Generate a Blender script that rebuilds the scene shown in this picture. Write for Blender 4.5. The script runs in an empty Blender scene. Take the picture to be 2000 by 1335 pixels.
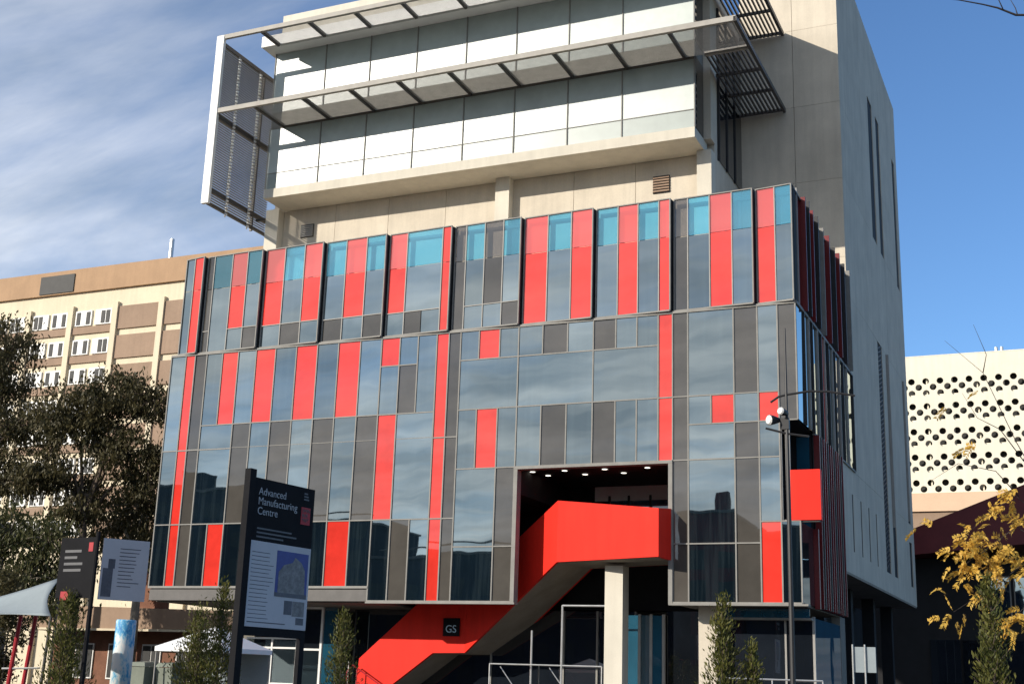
import bpy, math, random
import numpy as np
from mathutils import Matrix, Vector
random.seed(7)
RNG = np.random.default_rng(11)
S = bpy.context.scene
COL = S.collection
rad = math.radians

# ------------------------------------------------------------------ camera
cam = bpy.data.cameras.new('camera')
cam.lens = 45.04
cam.sensor_width = 36.0
cam.sensor_fit = 'HORIZONTAL'
cam.clip_start = 0.2
cam.clip_end = 6000
camo = bpy.data.objects.new('camera', cam)
COL.objects.link(camo)
rt, dn, fw = (Vector((0.913917, 0.404663, 0.031659)), Vector((-0.075655, 0.246455, -0.966197)),
              Vector((-0.398787, 0.880629, 0.255855)))
m3 = Matrix((rt, -dn, -fw)).transposed()
camo.matrix_world = Matrix.Translation((10.70, -52.917, 1.65)) @ m3.to_4x4()
S.camera = camo

# ------------------------------------------------------------------ sky and sun
SUN_DIR = Vector((0.74, 1.0, -0.47)).normalized()      # the way the light travels
SUN_EL = math.asin(-SUN_DIR.z)
SUN_ROT = math.atan2(-SUN_DIR.x, -SUN_DIR.y)
w = bpy.data.worlds.new('World')
S.world = w
w.use_nodes = True
nt = w.node_tree
nt.nodes.clear()
N, L = nt.nodes.new, nt.links.new
out = N('ShaderNodeOutputWorld')
sky = N('ShaderNodeTexSky')
sky.sky_type = 'NISHITA'
sky.sun_disc = False
sky.sun_elevation = SUN_EL
sky.sun_rotation = SUN_ROT
sky.air_density = 1.0
sky.dust_density = 0.0
sky.ozone_density = 6.0
bg = N('ShaderNodeBackground')
bg.inputs['Strength'].default_value = 0.15
L(sky.outputs[0], bg.inputs[0])
bgc = N('ShaderNodeBackground')                        # thin high cloud
bgc.inputs[0].default_value = (0.78, 0.84, 0.95, 1)
bgc.inputs[1].default_value = 0.98
tc = N('ShaderNodeTexCoord')
sep = N('ShaderNodeSeparateXYZ')
L(tc.outputs['Generated'], sep.inputs[0])
mx = N('ShaderNodeMath'); mx.operation = 'MAXIMUM'; mx.inputs[1].default_value = 0.0
L(sep.outputs['Z'], mx.inputs[0])
ad = N('ShaderNodeMath'); ad.operation = 'ADD'; ad.inputs[1].default_value = 0.18
L(mx.outputs[0], ad.inputs[0])
comb = N('ShaderNodeCombineXYZ')
for ax in 'XY':
    dv = N('ShaderNodeMath'); dv.operation = 'DIVIDE'
    L(sep.outputs[ax], dv.inputs[0]); L(ad.outputs[0], dv.inputs[1])
    L(dv.outputs[0], comb.inputs[ax])
mp = N('ShaderNodeMapping')
mp.inputs['Rotation'].default_value = (0, 0, rad(35))
mp.inputs['Scale'].default_value = (0.75, 1.9, 1)
mp.inputs['Location'].default_value = (2.3, 0.6, 0)
L(comb.outputs[0], mp.inputs[0])
nz = N('ShaderNodeTexNoise')
nz.inputs['Scale'].default_value = 1.25
nz.inputs['Detail'].default_value = 9
nz.inputs['Roughness'].default_value = 0.62
nz.inputs['Distortion'].default_value = 0.5
L(mp.outputs[0], nz.inputs['Vector'])
# the cloud bank lies on the sunward side of the sky and thins out away from it
dt = N('ShaderNodeVectorMath'); dt.operation = 'DOT_PRODUCT'
dt.inputs[1].default_value = (-0.80, -0.60, 0.0)
L(tc.outputs['Generated'], dt.inputs[0])
wst = N('ShaderNodeMapRange')
wst.inputs['From Min'].default_value = -0.55
wst.inputs['From Max'].default_value = 0.60
wst.inputs['To Min'].default_value = -0.30
wst.inputs['To Max'].default_value = 0.42
wst.interpolation_type = 'SMOOTHSTEP'
L(dt.outputs['Value'], wst.inputs['Value'])
nz2 = N('ShaderNodeTexNoise')                          # lighter and darker folds within the cloud
nz2.inputs['Scale'].default_value = 3.6
nz2.inputs['Detail'].default_value = 6
mp2 = N('ShaderNodeMapping')
mp2.inputs['Rotation'].default_value = (0, 0, rad(20))
mp2.inputs['Scale'].default_value = (0.7, 1.8, 1)
L(comb.outputs[0], mp2.inputs[0]); L(mp2.outputs[0], nz2.inputs['Vector'])
cr2 = N('ShaderNodeValToRGB')
cr2.color_ramp.elements[0].position = 0.36; cr2.color_ramp.elements[0].color = (0.42, 0.48, 0.55, 1)
cr2.color_ramp.elements[1].position = 0.66; cr2.color_ramp.elements[1].color = (0.92, 0.94, 0.97, 1)
L(nz2.outputs['Fac'], cr2.inputs[0]); L(cr2.outputs[0], bgc.inputs[0])
sm = N('ShaderNodeMath'); sm.operation = 'ADD'
L(nz.outputs['Fac'], sm.inputs[0]); L(wst.outputs[0], sm.inputs[1])
cr = N('ShaderNodeValToRGB')
cr.color_ramp.elements[0].position = 0.33; cr.color_ramp.elements[0].color = (0, 0, 0, 1)
cr.color_ramp.elements[1].position = 0.98; cr.color_ramp.elements[1].color = (0.95, 0.95, 0.95, 1)
L(sm.outputs[0], cr.inputs[0])
mix = N('ShaderNodeMixShader')
L(cr.outputs[0], mix.inputs[0]); L(bg.outputs[0], mix.inputs[1]); L(bgc.outputs[0], mix.inputs[2])
L(mix.outputs[0], out.inputs[0])

sl = bpy.data.lights.new('sun', 'SUN')
sl.energy = 4.6
sl.angle = rad(0.55)
sl.color = (1.0, 0.925, 0.81)
so = bpy.data.objects.new('sun', sl)
COL.objects.link(so)
so.rotation_euler = SUN_DIR.to_track_quat('-Z', 'Y').to_euler()
so.location = (-60, -80, 60)

vs = S.view_settings
vs.view_transform = 'Standard'
vs.look = 'None'
vs.exposure = 0.2
vs.gamma = 1.0
vs.use_curve_mapping = False
S.cycles.use_denoising = True
S.cycles.max_bounces = 8
S.cycles.glossy_bounces = 4
S.cycles.transparent_max_bounces = 12
S.cycles.sample_clamp_indirect = 4.0

# ------------------------------------------------------------------ materials
MAT = {}


def base_mat(name):
    m = bpy.data.materials.new(name)
    m.use_nodes = True
    MAT[name] = m
    t = m.node_tree
    return m, t, t.nodes['Principled BSDF'], t.nodes['Material Output']


def noise(t, scale, detail=4, rough=0.55, vec=None, stretch=None):
    g = t.nodes.new('ShaderNodeNewGeometry')
    v = g.outputs['Position']
    if stretch:
        mpn = t.nodes.new('ShaderNodeMapping')
        mpn.inputs['Scale'].default_value = stretch
        t.links.new(v, mpn.inputs[0])
        v = mpn.outputs[0]
    n = t.nodes.new('ShaderNodeTexNoise')
    n.inputs['Scale'].default_value = scale
    n.inputs['Detail'].default_value = detail
    n.inputs['Roughness'].default_value = rough
    t.links.new(v, n.inputs['Vector'])
    return n.outputs['Fac']


def ramp(t, fac, stops):
    r = t.nodes.new('ShaderNodeValToRGB')
    el = r.color_ramp.elements
    while len(el) < len(stops):
        el.new(0.5)
    for e, (p, c) in zip(el, stops):
        e.position = p
        e.color = (*c, 1)
    t.links.new(fac, r.inputs[0])
    return r.outputs[0]


def mulc(t, a, b, fac=1.0):
    n = t.nodes.new('ShaderNodeMix')
    n.data_type = 'RGBA'
    n.blend_type = 'MULTIPLY'
    n.inputs['Factor'].default_value = fac
    t.links.new(a, n.inputs[6])
    t.links.new(b, n.inputs[7])
    return n.outputs[2]


def rough_mat(name, c, var=0.18, scale=1.5, rough=0.8, fine=25, bump=0.0, streak=0.0, metal=0.0, spec=0.4):
    m, t, p, o = base_mat(name)
    f1 = noise(t, scale, 6, 0.6)
    f2 = noise(t, fine, 3, 0.6)
    a = ramp(t, f1, [(0.3, tuple(x * (1 - var) for x in c)), (0.7, tuple(min(1, x * (1 + var)) for x in c))])
    b = ramp(t, f2, [(0.25, (1 - var * .9,) * 3), (0.75, (1 + var * .3,) * 3)])
    col = mulc(t, a, b)
    if streak:
        f3 = noise(t, 1.0, 5, 0.6, stretch=(2.2, 2.2, 0.16))
        col = mulc(t, col, ramp(t, f3, [(0.35, (1 - streak,) * 3), (0.6, (1, 1, 1))]))
    oi = t.nodes.new('ShaderNodeObjectInfo')
    col = mulc(t, col, ramp(t, oi.outputs['Random'], [(0, (1 - var * .5,) * 3), (1, (1.0,) * 3)]))
    t.links.new(col, p.inputs['Base Color'])
    p.inputs['Roughness'].default_value = rough
    p.inputs['Metallic'].default_value = metal
    p.inputs['Specular IOR Level'].default_value = spec
    if bump:
        bn = t.nodes.new('ShaderNodeBump')
        bn.inputs['Strength'].default_value = bump
        bn.inputs['Distance'].default_value = 0.02
        t.links.new(f2, bn.inputs['Height'])
        t.links.new(bn.outputs[0], p.inputs['Normal'])
    return m


def glass_mat(name, c, refl, rough=0.012, wave=0.008, var=0.35, trans=None, diff_rough=0.5, tint=(1, 1, 1), body=0.25, blinds=None, rvar=0.0):
    """coated facade glass: a mirror share that grows at grazing angles over a dark (or coloured) backing"""
    m, t, p, o = base_mat(name)
    oi = t.nodes.new('ShaderNodeObjectInfo')
    col = ramp(t, oi.outputs['Random'], [(0, tuple(x * (1 - var) for x in c)), (1, tuple(min(1, x * (1 + var)) for x in c))])
    if trans is None:
        f = noise(t, 0.9, 4, 0.6)
        col = mulc(t, col, ramp(t, f, [(0.3, (0.82,) * 3), (0.7, (1.08,) * 3)]))
        if blinds:
            fb = noise(t, 1.0, 3, 0.7, stretch=(2.6, 2.6, 0.10))
            ad_ = t.nodes.new('ShaderNodeMix'); ad_.data_type = 'RGBA'; ad_.blend_type = 'ADD'
            ad_.inputs['Factor'].default_value = 1.0
            t.links.new(col, ad_.inputs[6])
            t.links.new(ramp(t, fb, [(0.50, (0, 0, 0)), (0.62, blinds)]), ad_.inputs[7])
            col = ad_.outputs[2]
        p.inputs['Roughness'].default_value = diff_rough
        p.inputs['Specular IOR Level'].default_value = 0.0
        t.links.new(col, p.inputs['Base Color'])
        back = p.outputs[0]
    else:
        tr = t.nodes.new('ShaderNodeBsdfTransparent')
        tr.inputs[0].default_value = (*trans, 1)
        t.links.new(col, p.inputs['Base Color'])
        p.inputs['Specular IOR Level'].default_value = 0.0
        mm = t.nodes.new('ShaderNodeMixShader')
        mm.inputs[0].default_value = body
        t.links.new(tr.outputs[0], mm.inputs[1])
        t.links.new(p.outputs[0], mm.inputs[2])
        back = mm.outputs[0]
    gl = t.nodes.new('ShaderNodeBsdfGlossy')
    gl.inputs['Roughness'].default_value = rough
    gl.inputs['Color'].default_value = (*tint, 1)
    bn = t.nodes.new('ShaderNodeBump')
    bn.inputs['Strength'].default_value = wave
    bn.inputs['Distance'].default_value = 0.5
    t.links.new(noise(t, 0.30, 2, 0.5), bn.inputs['Height'])
    t.links.new(bn.outputs[0], gl.inputs['Normal'])
    fr = t.nodes.new('ShaderNodeFresnel')
    fr.inputs['IOR'].default_value = 1.5
    mr = t.nodes.new('ShaderNodeMapRange')
    rv = t.nodes.new('ShaderNodeMapRange')
    rv.inputs['To Min'].default_value = refl * (1 - rvar)
    rv.inputs['To Max'].default_value = refl * (1 + rvar)
    t.links.new(oi.outputs['Random'], rv.inputs['Value'])
    t.links.new(rv.outputs[0], mr.inputs['To Min'])
    mr.inputs['To Max'].default_value = 1.0
    t.links.new(fr.outputs[0], mr.inputs['Value'])
    ms = t.nodes.new('ShaderNodeMixShader')
    t.links.new(mr.outputs[0], ms.inputs[0])
    t.links.new(back, ms.inputs[1])
    t.links.new(gl.outputs[0], ms.inputs[2])
    t.links.new(ms.outputs[0], o.inputs[0])
    return m


def emit_mat(name, c, s):
    m, t, p, o = base_mat(name)
    p.inputs['Emission Color'].default_value = (*c, 1)
    p.inputs['Emission Strength'].default_value = s
    return m


glass_mat('glass', (0.006, 0.013, 0.019), 0.37, wave=0.016, tint=(0.90, 1.0, 0.98), blinds=(0.010, 0.014, 0.015), rvar=0.22)
glass_mat('mesh_grey', (0.078, 0.071, 0.062), 0.055, wave=0.012, var=0.16)
glass_mat('glass_red', (0.76, 0.045, 0.030), 0.085, var=0.10, tint=(1, 0.8, 0.75))
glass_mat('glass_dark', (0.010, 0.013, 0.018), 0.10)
glass_mat('glass_lobby', (0.02, 0.03, 0.035), 0.06, trans=(0.55, 0.62, 0.66))
glass_mat('glass_teal', (0.02, 0.10, 0.16), 0.16)
glass_mat('glass_parapet', (0.11, 0.42, 0.56), 0.08, trans=(0.42, 0.80, 0.94), body=0.30, var=.12)
glass_mat('glass_parapet_red', (0.90, 0.19, 0.17), 0.06, trans=(1.0, 0.34, 0.32), body=0.50, var=.06)
glass_mat('glass_parapet_grey', (0.16, 0.15, 0.14), 0.06, trans=(0.5, 0.48, 0.46))
glass_mat('glass_white', (0.31, 0.37, 0.345), 0.12, rough=0.46, wave=0.0, var=0.05, tint=(1, 1, 1))
glass_mat('glass_sill', (0.19, 0.24, 0.22), 0.07, rough=0.44, wave=0.0, var=0.05)
rough_mat('concrete', (0.62, 0.55, 0.445), 0.10, 0.5, 0.85, 18, 0.25, streak=0.10)
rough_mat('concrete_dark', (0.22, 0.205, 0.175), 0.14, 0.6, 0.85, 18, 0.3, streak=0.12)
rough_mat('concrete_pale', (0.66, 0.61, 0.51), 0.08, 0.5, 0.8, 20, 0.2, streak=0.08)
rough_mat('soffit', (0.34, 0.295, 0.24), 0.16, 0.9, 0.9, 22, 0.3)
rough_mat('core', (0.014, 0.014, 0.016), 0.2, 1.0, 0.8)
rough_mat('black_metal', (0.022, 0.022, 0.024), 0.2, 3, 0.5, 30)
rough_mat('mullion', (0.26, 0.25, 0.23), 0.12, 2, 0.6, 30, spec=.2)
rough_mat('mullion_light', (0.34, 0.325, 0.30), 0.1, 2, 0.6, 30, spec=.2)
rough_mat('aluminium', (0.40, 0.375, 0.335), 0.10, 2, 0.6, 30, spec=.2)
rough_mat('steel_dark', (0.085, 0.080, 0.078), 0.15, 2, 0.5, 30, metal=0.2)
rough_mat('slat', (0.62, 0.61, 0.58), 0.12, 2, 0.5, 30, metal=0.2)
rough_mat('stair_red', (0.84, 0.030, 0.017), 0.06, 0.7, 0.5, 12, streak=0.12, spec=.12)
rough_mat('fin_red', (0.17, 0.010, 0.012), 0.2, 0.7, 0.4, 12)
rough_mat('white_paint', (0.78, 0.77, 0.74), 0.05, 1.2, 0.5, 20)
rough_mat('rail_steel', (0.55, 0.55, 0.54), 0.1, 3, 0.35, 30, metal=0.6)
rough_mat('brown_panel', (0.34, 0.235, 0.165), 0.10, 0.3, 0.85, 6, 0.2, streak=0.08)
rough_mat('brick_orange', (0.44, 0.28, 0.165), 0.10, 0.4, 0.85, 7, 0.2, streak=0.06)
rough_mat('cream', (0.72, 0.62, 0.45), 0.06, 0.4, 0.75, 8, 0.1, streak=0.08)
rough_mat('screen_white', (0.78, 0.73, 0.60), 0.05, 0.3, 0.8, 5, 0.1, streak=0.07)
rough_mat('fascia_pink', (0.68, 0.48, 0.33), 0.06, 0.4, 0.8, 8)
rough_mat('maroon', (0.14, 0.018, 0.022), 0.15, 0.8, 0.5, 10)
rough_mat('old_brick', (0.23, 0.105, 0.065), 0.25, 1.2, 0.9, 9, 0.3)
rough_mat('window_dark', (0.05, 0.05, 0.05), 0.2, 1, 0.5, 12, spec=.15)
rough_mat('canvas_grey', (0.25, 0.29, 0.31), 0.08, 0.8, 0.8, 14)
rough_mat('canvas_white', (0.8, 0.8, 0.79), 0.04, 0.8, 0.8, 14)
rough_mat('post_red', (0.42, 0.02, 0.03), 0.15, 2, 0.45, 20)
rough_mat('sign_black', (0.014, 0.014, 0.016), 0.15, 2, 0.8, 20, spec=.1)
rough_mat('sign_print', (0.50, 0.48, 0.50), 0.05, 1.5, 0.6, 20)
rough_mat('print_dark', (0.11, 0.11, 0.13), 0.2, 4, 0.6, 20)
rough_mat('print_sky', (0.06, 0.075, 0.26), 0.1, 4, 0.6, 20)
rough_mat('print_building', (0.21, 0.20, 0.20), 0.35, 6, 0.6, 22)
rough_mat('letter', (0.36, 0.36, 0.37), 0.05, 4, 0.6, 20)
rough_mat('letter_dim', (0.11, 0.11, 0.115), 0.05, 4, 0.6, 20)
rough_mat('letter_blue', (0.55, 0.75, 0.86), 0.05, 4, 0.6, 20)
rough_mat('logo_red', (0.40, 0.02, 0.03), 0.1, 4, 0.6, 20)
rough_mat('bin_green', (0.17, 0.19, 0.15), 0.15, 2, 0.5, 20)
rough_mat('asphalt', (0.050, 0.049, 0.050), 0.25, 0.4, 0.9, 30, 0.3)
rough_mat('paving', (0.075, 0.068, 0.062), 0.18, 0.5, 0.85, 20, 0.2)
rough_mat('bark', (0.14, 0.105, 0.08), 0.3, 2, 0.9, 14, 0.5)
rough_mat('bark_pale', (0.36, 0.31, 0.25), 0.3, 2, 0.9, 14, 0.4)
rough_mat('bark_dark', (0.05, 0.042, 0.038), 0.3, 2, 0.9, 14, 0.4)
rough_mat('opposite_wall', (0.020, 0.023, 0.036), 0.2, 0.4, 0.9, 6, spec=.05)
rough_mat('opposite_red', (0.10, 0.018, 0.024), 0.2, 0.4, 0.9, 6, spec=.05)
emit_mat('lamp_glow', (1.0, 0.93, 0.80), 3.0)
# painted blue-and-white column
m, t, p, o = base_mat('mural')
f = noise(t, 2.0, 7, 0.7, stretch=(1.6, 1.6, 0.8))
t.links.new(ramp(t, f, [(0.34, (0.02, 0.16, 0.42)), (0.43, (0.08, 0.36, 0.60)), (0.49, (0.46, 0.62, 0.68)), (0.54, (0.72, 0.72, 0.70))]), p.inputs['Base Color'])
p.inputs['Roughness'].default_value = 0.6


def leaf_mat(name, c1, c2, scale=0.6, transl=0.35):
    m, t, p, o = base_mat(name)
    f = noise(t, scale, 4, 0.65)
    col = ramp(t, f, [(0.32, c1), (0.68, c2)])
    t.links.new(col, p.inputs['Base Color'])
    p.inputs['Roughness'].default_value = 0.55
    p.inputs['Specular IOR Level'].default_value = 0.25
    tr = t.nodes.new('ShaderNodeBsdfTranslucent')
    t.links.new(col, tr.inputs[0])
    ms = t.nodes.new('ShaderNodeMixShader')
    ms.inputs[0].default_value = transl
    t.links.new(p.outputs[0], ms.inputs[1])
    t.links.new(tr.outputs[0], ms.inputs[2])
    t.links.new(ms.outputs[0], o.inputs[0])


leaf_mat('gum_leaf', (0.036, 0.036, 0.016), (0.125, 0.105, 0.048), 0.7)
leaf_mat('gum_leaf_green', (0.042, 0.052, 0.020), (0.125, 0.120, 0.048), 0.7)
leaf_mat('conifer_leaf', (0.045, 0.060, 0.014), (0.150, 0.140, 0.034), 3.0, 0.25)
leaf_mat('yellow_leaf', (0.58, 0.32, 0.035), (0.80, 0.55, 0.13), 5.0, 0.4)

# ------------------------------------------------------------------ geometry helpers
_cube = {}
CV = [(x, y, z) for x in (-.5, .5) for y in (-.5, .5) for z in (-.5, .5)]
CF = [(0, 1, 3, 2), (4, 6, 7, 5), (0, 4, 5, 1), (2, 3, 7, 6), (0, 2, 6, 4), (1, 5, 7, 3)]


def link(o, parent=None):
    COL.objects.link(o)
    if parent is not None:
        o.parent = parent
        o.matrix_parent_inverse = parent.matrix_basis.inverted()
    return o


def tag(o, label=None, cat=None, group=None, kind=None):
    if label: o['label'] = label
    if cat: o['category'] = cat
    if group: o['group'] = group
    if kind: o['kind'] = kind
    return o


def thing(name, loc, label, cat, group=None):
    o = bpy.data.objects.new(name, None)
    o.empty_display_size = 0.3
    o.location = loc
    link(o)
    return tag(o, label, cat, group)


def box(name, mat, x0, x1, y0, y1, z0, z1, parent=None, rot=None):
    """one cuboid in world coordinates; alike ones share mesh data"""
    if mat not in _cube:
        me = bpy.data.meshes.new('box_' + mat)
        me.from_pydata(CV, [], CF)
        me.materials.append(MAT[mat])
        _cube[mat] = me
    o = bpy.data.objects.new(name, _cube[mat])
    o.location = ((x0 + x1) / 2, (y0 + y1) / 2, (z0 + z1) / 2)
    o.scale = (abs(x1 - x0), abs(y1 - y0), abs(z1 - z0))
    if rot: o.rotation_euler = rot
    return link(o, parent)


def mesh(name, v, f, mat, parent=None, smooth=False):
    me = bpy.data.meshes.new(name)
    me.from_pydata([tuple(a) for a in v], [], f)
    me.materials.append(MAT[mat])
    if smooth:
        for pl in me.polygons: pl.use_smooth = True
    me.update()
    o = bpy.data.objects.new(name, me)
    return link(o, parent)


class MB:
    """collects cuboids, tubes and prisms into one mesh"""
    def __init__(s): s.v, s.f = [], []

    def box(s, x0, x1, y0, y1, z0, z1):
        b = len(s.v)
        s.v += [(x, y, z) for x in (x0, x1) for y in (y0, y1) for z in (z0, z1)]
        s.f += [tuple(b + i for i in q) for q in CF]
        return s

    def hexa(s, a):
        """8 corners: 4 below (anticlockwise from above), 4 above"""
        b = len(s.v)
        s.v += [tuple(q) for q in a]
        s.f += [tuple(b + i for i in q) for q in ((3, 2, 1, 0), (4, 5, 6, 7), (0, 1, 5, 4), (1, 2, 6, 5), (2, 3, 7, 6), (3, 0, 4, 7))]
        return s

    def tube(s, pts, rs, n=7, cap=True):
        pts = [Vector(p) for p in pts]
        if not hasattr(rs, '__len__'): rs = [rs] * len(pts)
        b = len(s.v)
        for i, p in enumerate(pts):
            d = (pts[min(i + 1, len(pts) - 1)] - pts[max(i - 1, 0)]).normalized()
            a = d.orthogonal().normalized() if abs(d.z) > 0.9 else d.cross(Vector((0, 0, 1))).normalized()
            if abs(d.z) > 0.9: a = Vector((1, 0, 0)) - d * d.x; a.normalize()
            c = d.cross(a)
            for k in range(n):
                th = 2 * math.pi * k / n
                s.v.append(tuple(p + (a * math.cos(th) + c * math.sin(th)) * rs[i]))
        for i in range(len(pts) - 1):
            for k in range(n):
                s.f.append((b + i * n + k, b + i * n + (k + 1) % n, b + (i + 1) * n + (k + 1) % n, b + (i + 1) * n + k))
        if cap:
            s.f.append(tuple(b + k for k in range(n))[::-1])
            s.f.append(tuple(b + (len(pts) - 1) * n + k for k in range(n)))
        return s

    def build(s, name, mat, parent=None, smooth=False):
        return mesh(name, s.v, s.f, mat, parent, smooth)


def leaf_cloud(name, P, U, W, mat, parent=None):
    """N quads: centres P, half-axes U and W (N x 3 arrays)"""
    n = len(P)
    V = np.stack([P - U - W * .35, P - U * .2 + W, P + U + W * .2, P + U * .1 - W], 1).reshape(-1, 3)
    me = bpy.data.meshes.new(name)
    me.vertices.add(4 * n); me.loops.add(4 * n); me.polygons.add(n)
    me.vertices.foreach_set('co', V.astype(np.float32).ravel())
    me.loops.foreach_set('vertex_index', np.arange(4 * n, dtype=np.int32))
    me.polygons.foreach_set('loop_start', np.arange(0, 4 * n, 4, dtype=np.int32))
    me.update(calc_edges=True)
    me.materials.append(MAT[mat])
    o = bpy.data.objects.new(name, me)
    return link(o, parent)


def rand_dirs(n):
    d = RNG.normal(size=(n, 3))
    return d / np.linalg.norm(d, axis=1)[:, None]


def text_mesh(name, s, mat, origin, u, v, size, parent=None, align='LEFT', depth=0.006, spacing=1.0):
    cu = bpy.data.curves.new('txt', 'FONT')
    cu.body = s
    cu.size = size
    cu.align_x = align
    cu.extrude = depth / 2
    cu.space_line = spacing
    tmp = bpy.data.objects.new('txt', cu)
    COL.objects.link(tmp)
    dg = bpy.context.evaluated_depsgraph_get()
    me = bpy.data.meshes.new_from_object(tmp.evaluated_get(dg))
    bpy.data.objects.remove(tmp)
    bpy.data.curves.remove(cu)
    me.materials.clear()
    me.materials.append(MAT[mat])
    u = Vector(u).normalized(); v = Vector(v).normalized(); n = u.cross(v)
    M = Matrix((u, v, n)).transposed().to_4x4()
    M.translation = Vector(origin)
    me.transform(M)
    o = bpy.data.objects.new(name, me)
    return link(o, parent)


# ------------------------------------------------------------------ ground
g = mesh('ground', [(-3000, -3000, 0), (3000, -3000, 0), (3000, 3000, 0), (-3000, 3000, 0)], [(0, 1, 2, 3)], 'asphalt')
tag(g, kind='structure')
pv = MB().box(-60, 12, -16, 9.4, -0.02, 0.12).build('pavement', 'paving')
tag(pv, kind='structure')

# ================================================================== MAIN BUILDING
B = thing('office_building', (-16, 6, 0), 'concrete and glass office block with red striped glass front and overhanging louvred upper box', 'building')

# --- podium: three glazed storeys over an open ground floor
core = MB()
core.box(-32.98, -20.2, 0.12, 13.5, 5.12, 17.70)
core.box(-20.2, -12.78, 0.12, 13.5, 9.9, 17.70)
core.box(-20.2, -12.78, 7.6, 13.5, 5.12, 9.9)
core.box(-20.2, -12.78, 0.10, 0.30, 5.12, 9.9)
core.box(-12.78, -5.52, 0.12, 13.5, 11.12, 17.70)
core.box(-5.52, -0.10, 0.12, 13.5, 12.66, 17.70)
core.box(-5.52, -2.6, 0.12, 9.4, 5.12, 12.66)
core.box(-2.6, -0.10, 3.3, 9.4, 5.12, 12.66)
core.box(-2.6, -0.10, 0.12, 3.3, 5.12, 8.38)
core.box(-12.78, -5.52, 6.5, 9.4, 5.12, 11.12)
POD = core.build('glazed_podium', 'core', B)

cx = [-33.05, -32.1, -31.5, -30.75, -29.75, -28.75, -27.65, -26.46, -25.2, -23.95, -22.72, -21.45, -20.25, -19.22, -18.22, -17.2,
      -16.55, -15.92, -14.95, -13.87, -12.9, -11.68, -10.44, -9.18, -8.1, -7.1, -6.1, -5.44, -4.74, -3.72, -2.7, -1.65, -0.78, 0.0]
NAME = {'g': 'glass_pane', 'r': 'red_panel', 'm': 'mesh_panel'}
MATK = {'g': 'glass', 'r': 'glass_red', 'm': 'mesh_grey'}
panes = []


def pn(i, j, z0, z1, k):
    panes.append((cx[i], cx[j], z0, z1, k))


Z = dict(b=5.05, b2=5.70, s=7.52, f1=8.83, n=8.40, o=11.1, h=12.64, f2=13.9, u=16.3, t=17.75)
# leftmost strips run the full height
for z0, z1 in ((Z['b2'], Z['f1']), (Z['f1'], Z['h']), (Z['h'], Z['t'])):
    pn(0, 1, z0, z1, 'g')
    pn(1, 2, z0, z1, 'r')
    pn(2, 3, z0, z1, 'm')
for i, k in zip(range(3, 12), 'grgrgrgrg'):
    pn(i, i + 1, Z['f2'], Z['t'], k)
pn(12, 13, Z['u'], Z['t'], 'r'); pn(12, 13, Z['f2'], Z['u'], 'g')
pn(13, 14, Z['u'], Z['t'], 'g'); pn(13, 14, Z['f2'], Z['u'], 'm')
pn(14, 15, Z['f2'], Z['t'], 'g')
pn(3, 5, Z['h'], Z['f2'], 'g'); pn(3, 5, Z['f1'], Z['h'], 'g')
for i, k in zip(range(5, 13), 'mgmgmgmr'):
    pn(i, i + 1, Z['f1'], Z['f2'], k)
pn(13, 15, Z['f1'], Z['f2'], 'g')
for i, k in zip(range(3, 12), 'grgrgmgrg'):
    pn(i, i + 1, Z['b2'], Z['f1'], k)
for i, k in zip((12, 13, 14), 'gmg'):
    pn(i, i + 1, Z['b'], Z['f1'], k)
for z0, z1 in ((Z['b'], Z['f1']), (Z['f1'], Z['h']), (Z['h'], Z['t'])):
    pn(15, 16, z0, z1, 'r')
    pn(16, 17, z0, z1, 'm')
for i, k in zip(range(17, 26), 'grggmgmgg'):
    pn(i, i + 1, Z['u'], Z['t'], k)
    pn(i, i + 1, Z['o'], Z['f2'], k)
for a, b in ((17, 20), (20, 23), (23, 26)):
    pn(a, b, Z['f2'], Z['u'], 'g')
pn(17, 19, Z['s'], Z['o'], 'g'); pn(17, 19, Z['b'], Z['s'], 'g')
pn(19, 20, Z['s'], Z['o'], 'm'); pn(19, 20, Z['b'], Z['s'], 'm')
pn(26, 27, Z['o'], Z['f2'], 'r'); pn(26, 27, Z['f2'], Z['t'], 'r')
for z0, z1 in ((Z['b'], Z['s']), (Z['s'], Z['o']), (Z['o'], Z['f2']), (Z['f2'], Z['t'])):
    pn(27, 28, z0, z1, 'm')
pn(28, 30, Z['f2'], Z['t'], 'g'); pn(30, 31, Z['f2'], Z['t'], 'm'); pn(31, 32, Z['f2'], Z['t'], 'g'); pn(32, 33, Z['h'], Z['t'], 'm')
pn(28, 29, Z['h'], Z['f2'], 'g'); pn(29, 30, Z['h'], Z['f2'], 'r'); pn(30, 31, Z['h'], Z['f2'], 'g'); pn(31, 32, Z['h'], Z['f2'], 'r')
pn(28, 30, Z['o'], Z['h'], 'g'); pn(30, 31, Z['o'], Z['h'], 'm'); pn(31, 32, Z['o'], Z['h'], 'g')
pn(28, 30, Z['s'], Z['o'], 'g'); pn(30, 31, Z['s'], Z['o'], 'm'); pn(31, 32, Z['n'], Z['o'], 'g')
pn(28, 30, Z['b'], Z['s'], 'g'); pn(30, 31, Z['b'], Z['s'], 'm'); pn(31, 32, Z['b'], Z['n'], 'r'); pn(32, 33, Z['b'], Z['n'], 'g')
MW = 0.035
for (x0, x1, z0, z1, k) in panes:
    rx, rz = random.gauss(0, 0.0016), random.gauss(0, 0.0022)
    dy = 0.0 if k != 'm' else 0.012
    box(NAME[k], MATK[k], x0 + MW, x1 - MW, -0.02 + dy, 0.04 + dy, z0 + MW, z1 - MW, POD, (rx, 0, rz))
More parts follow.
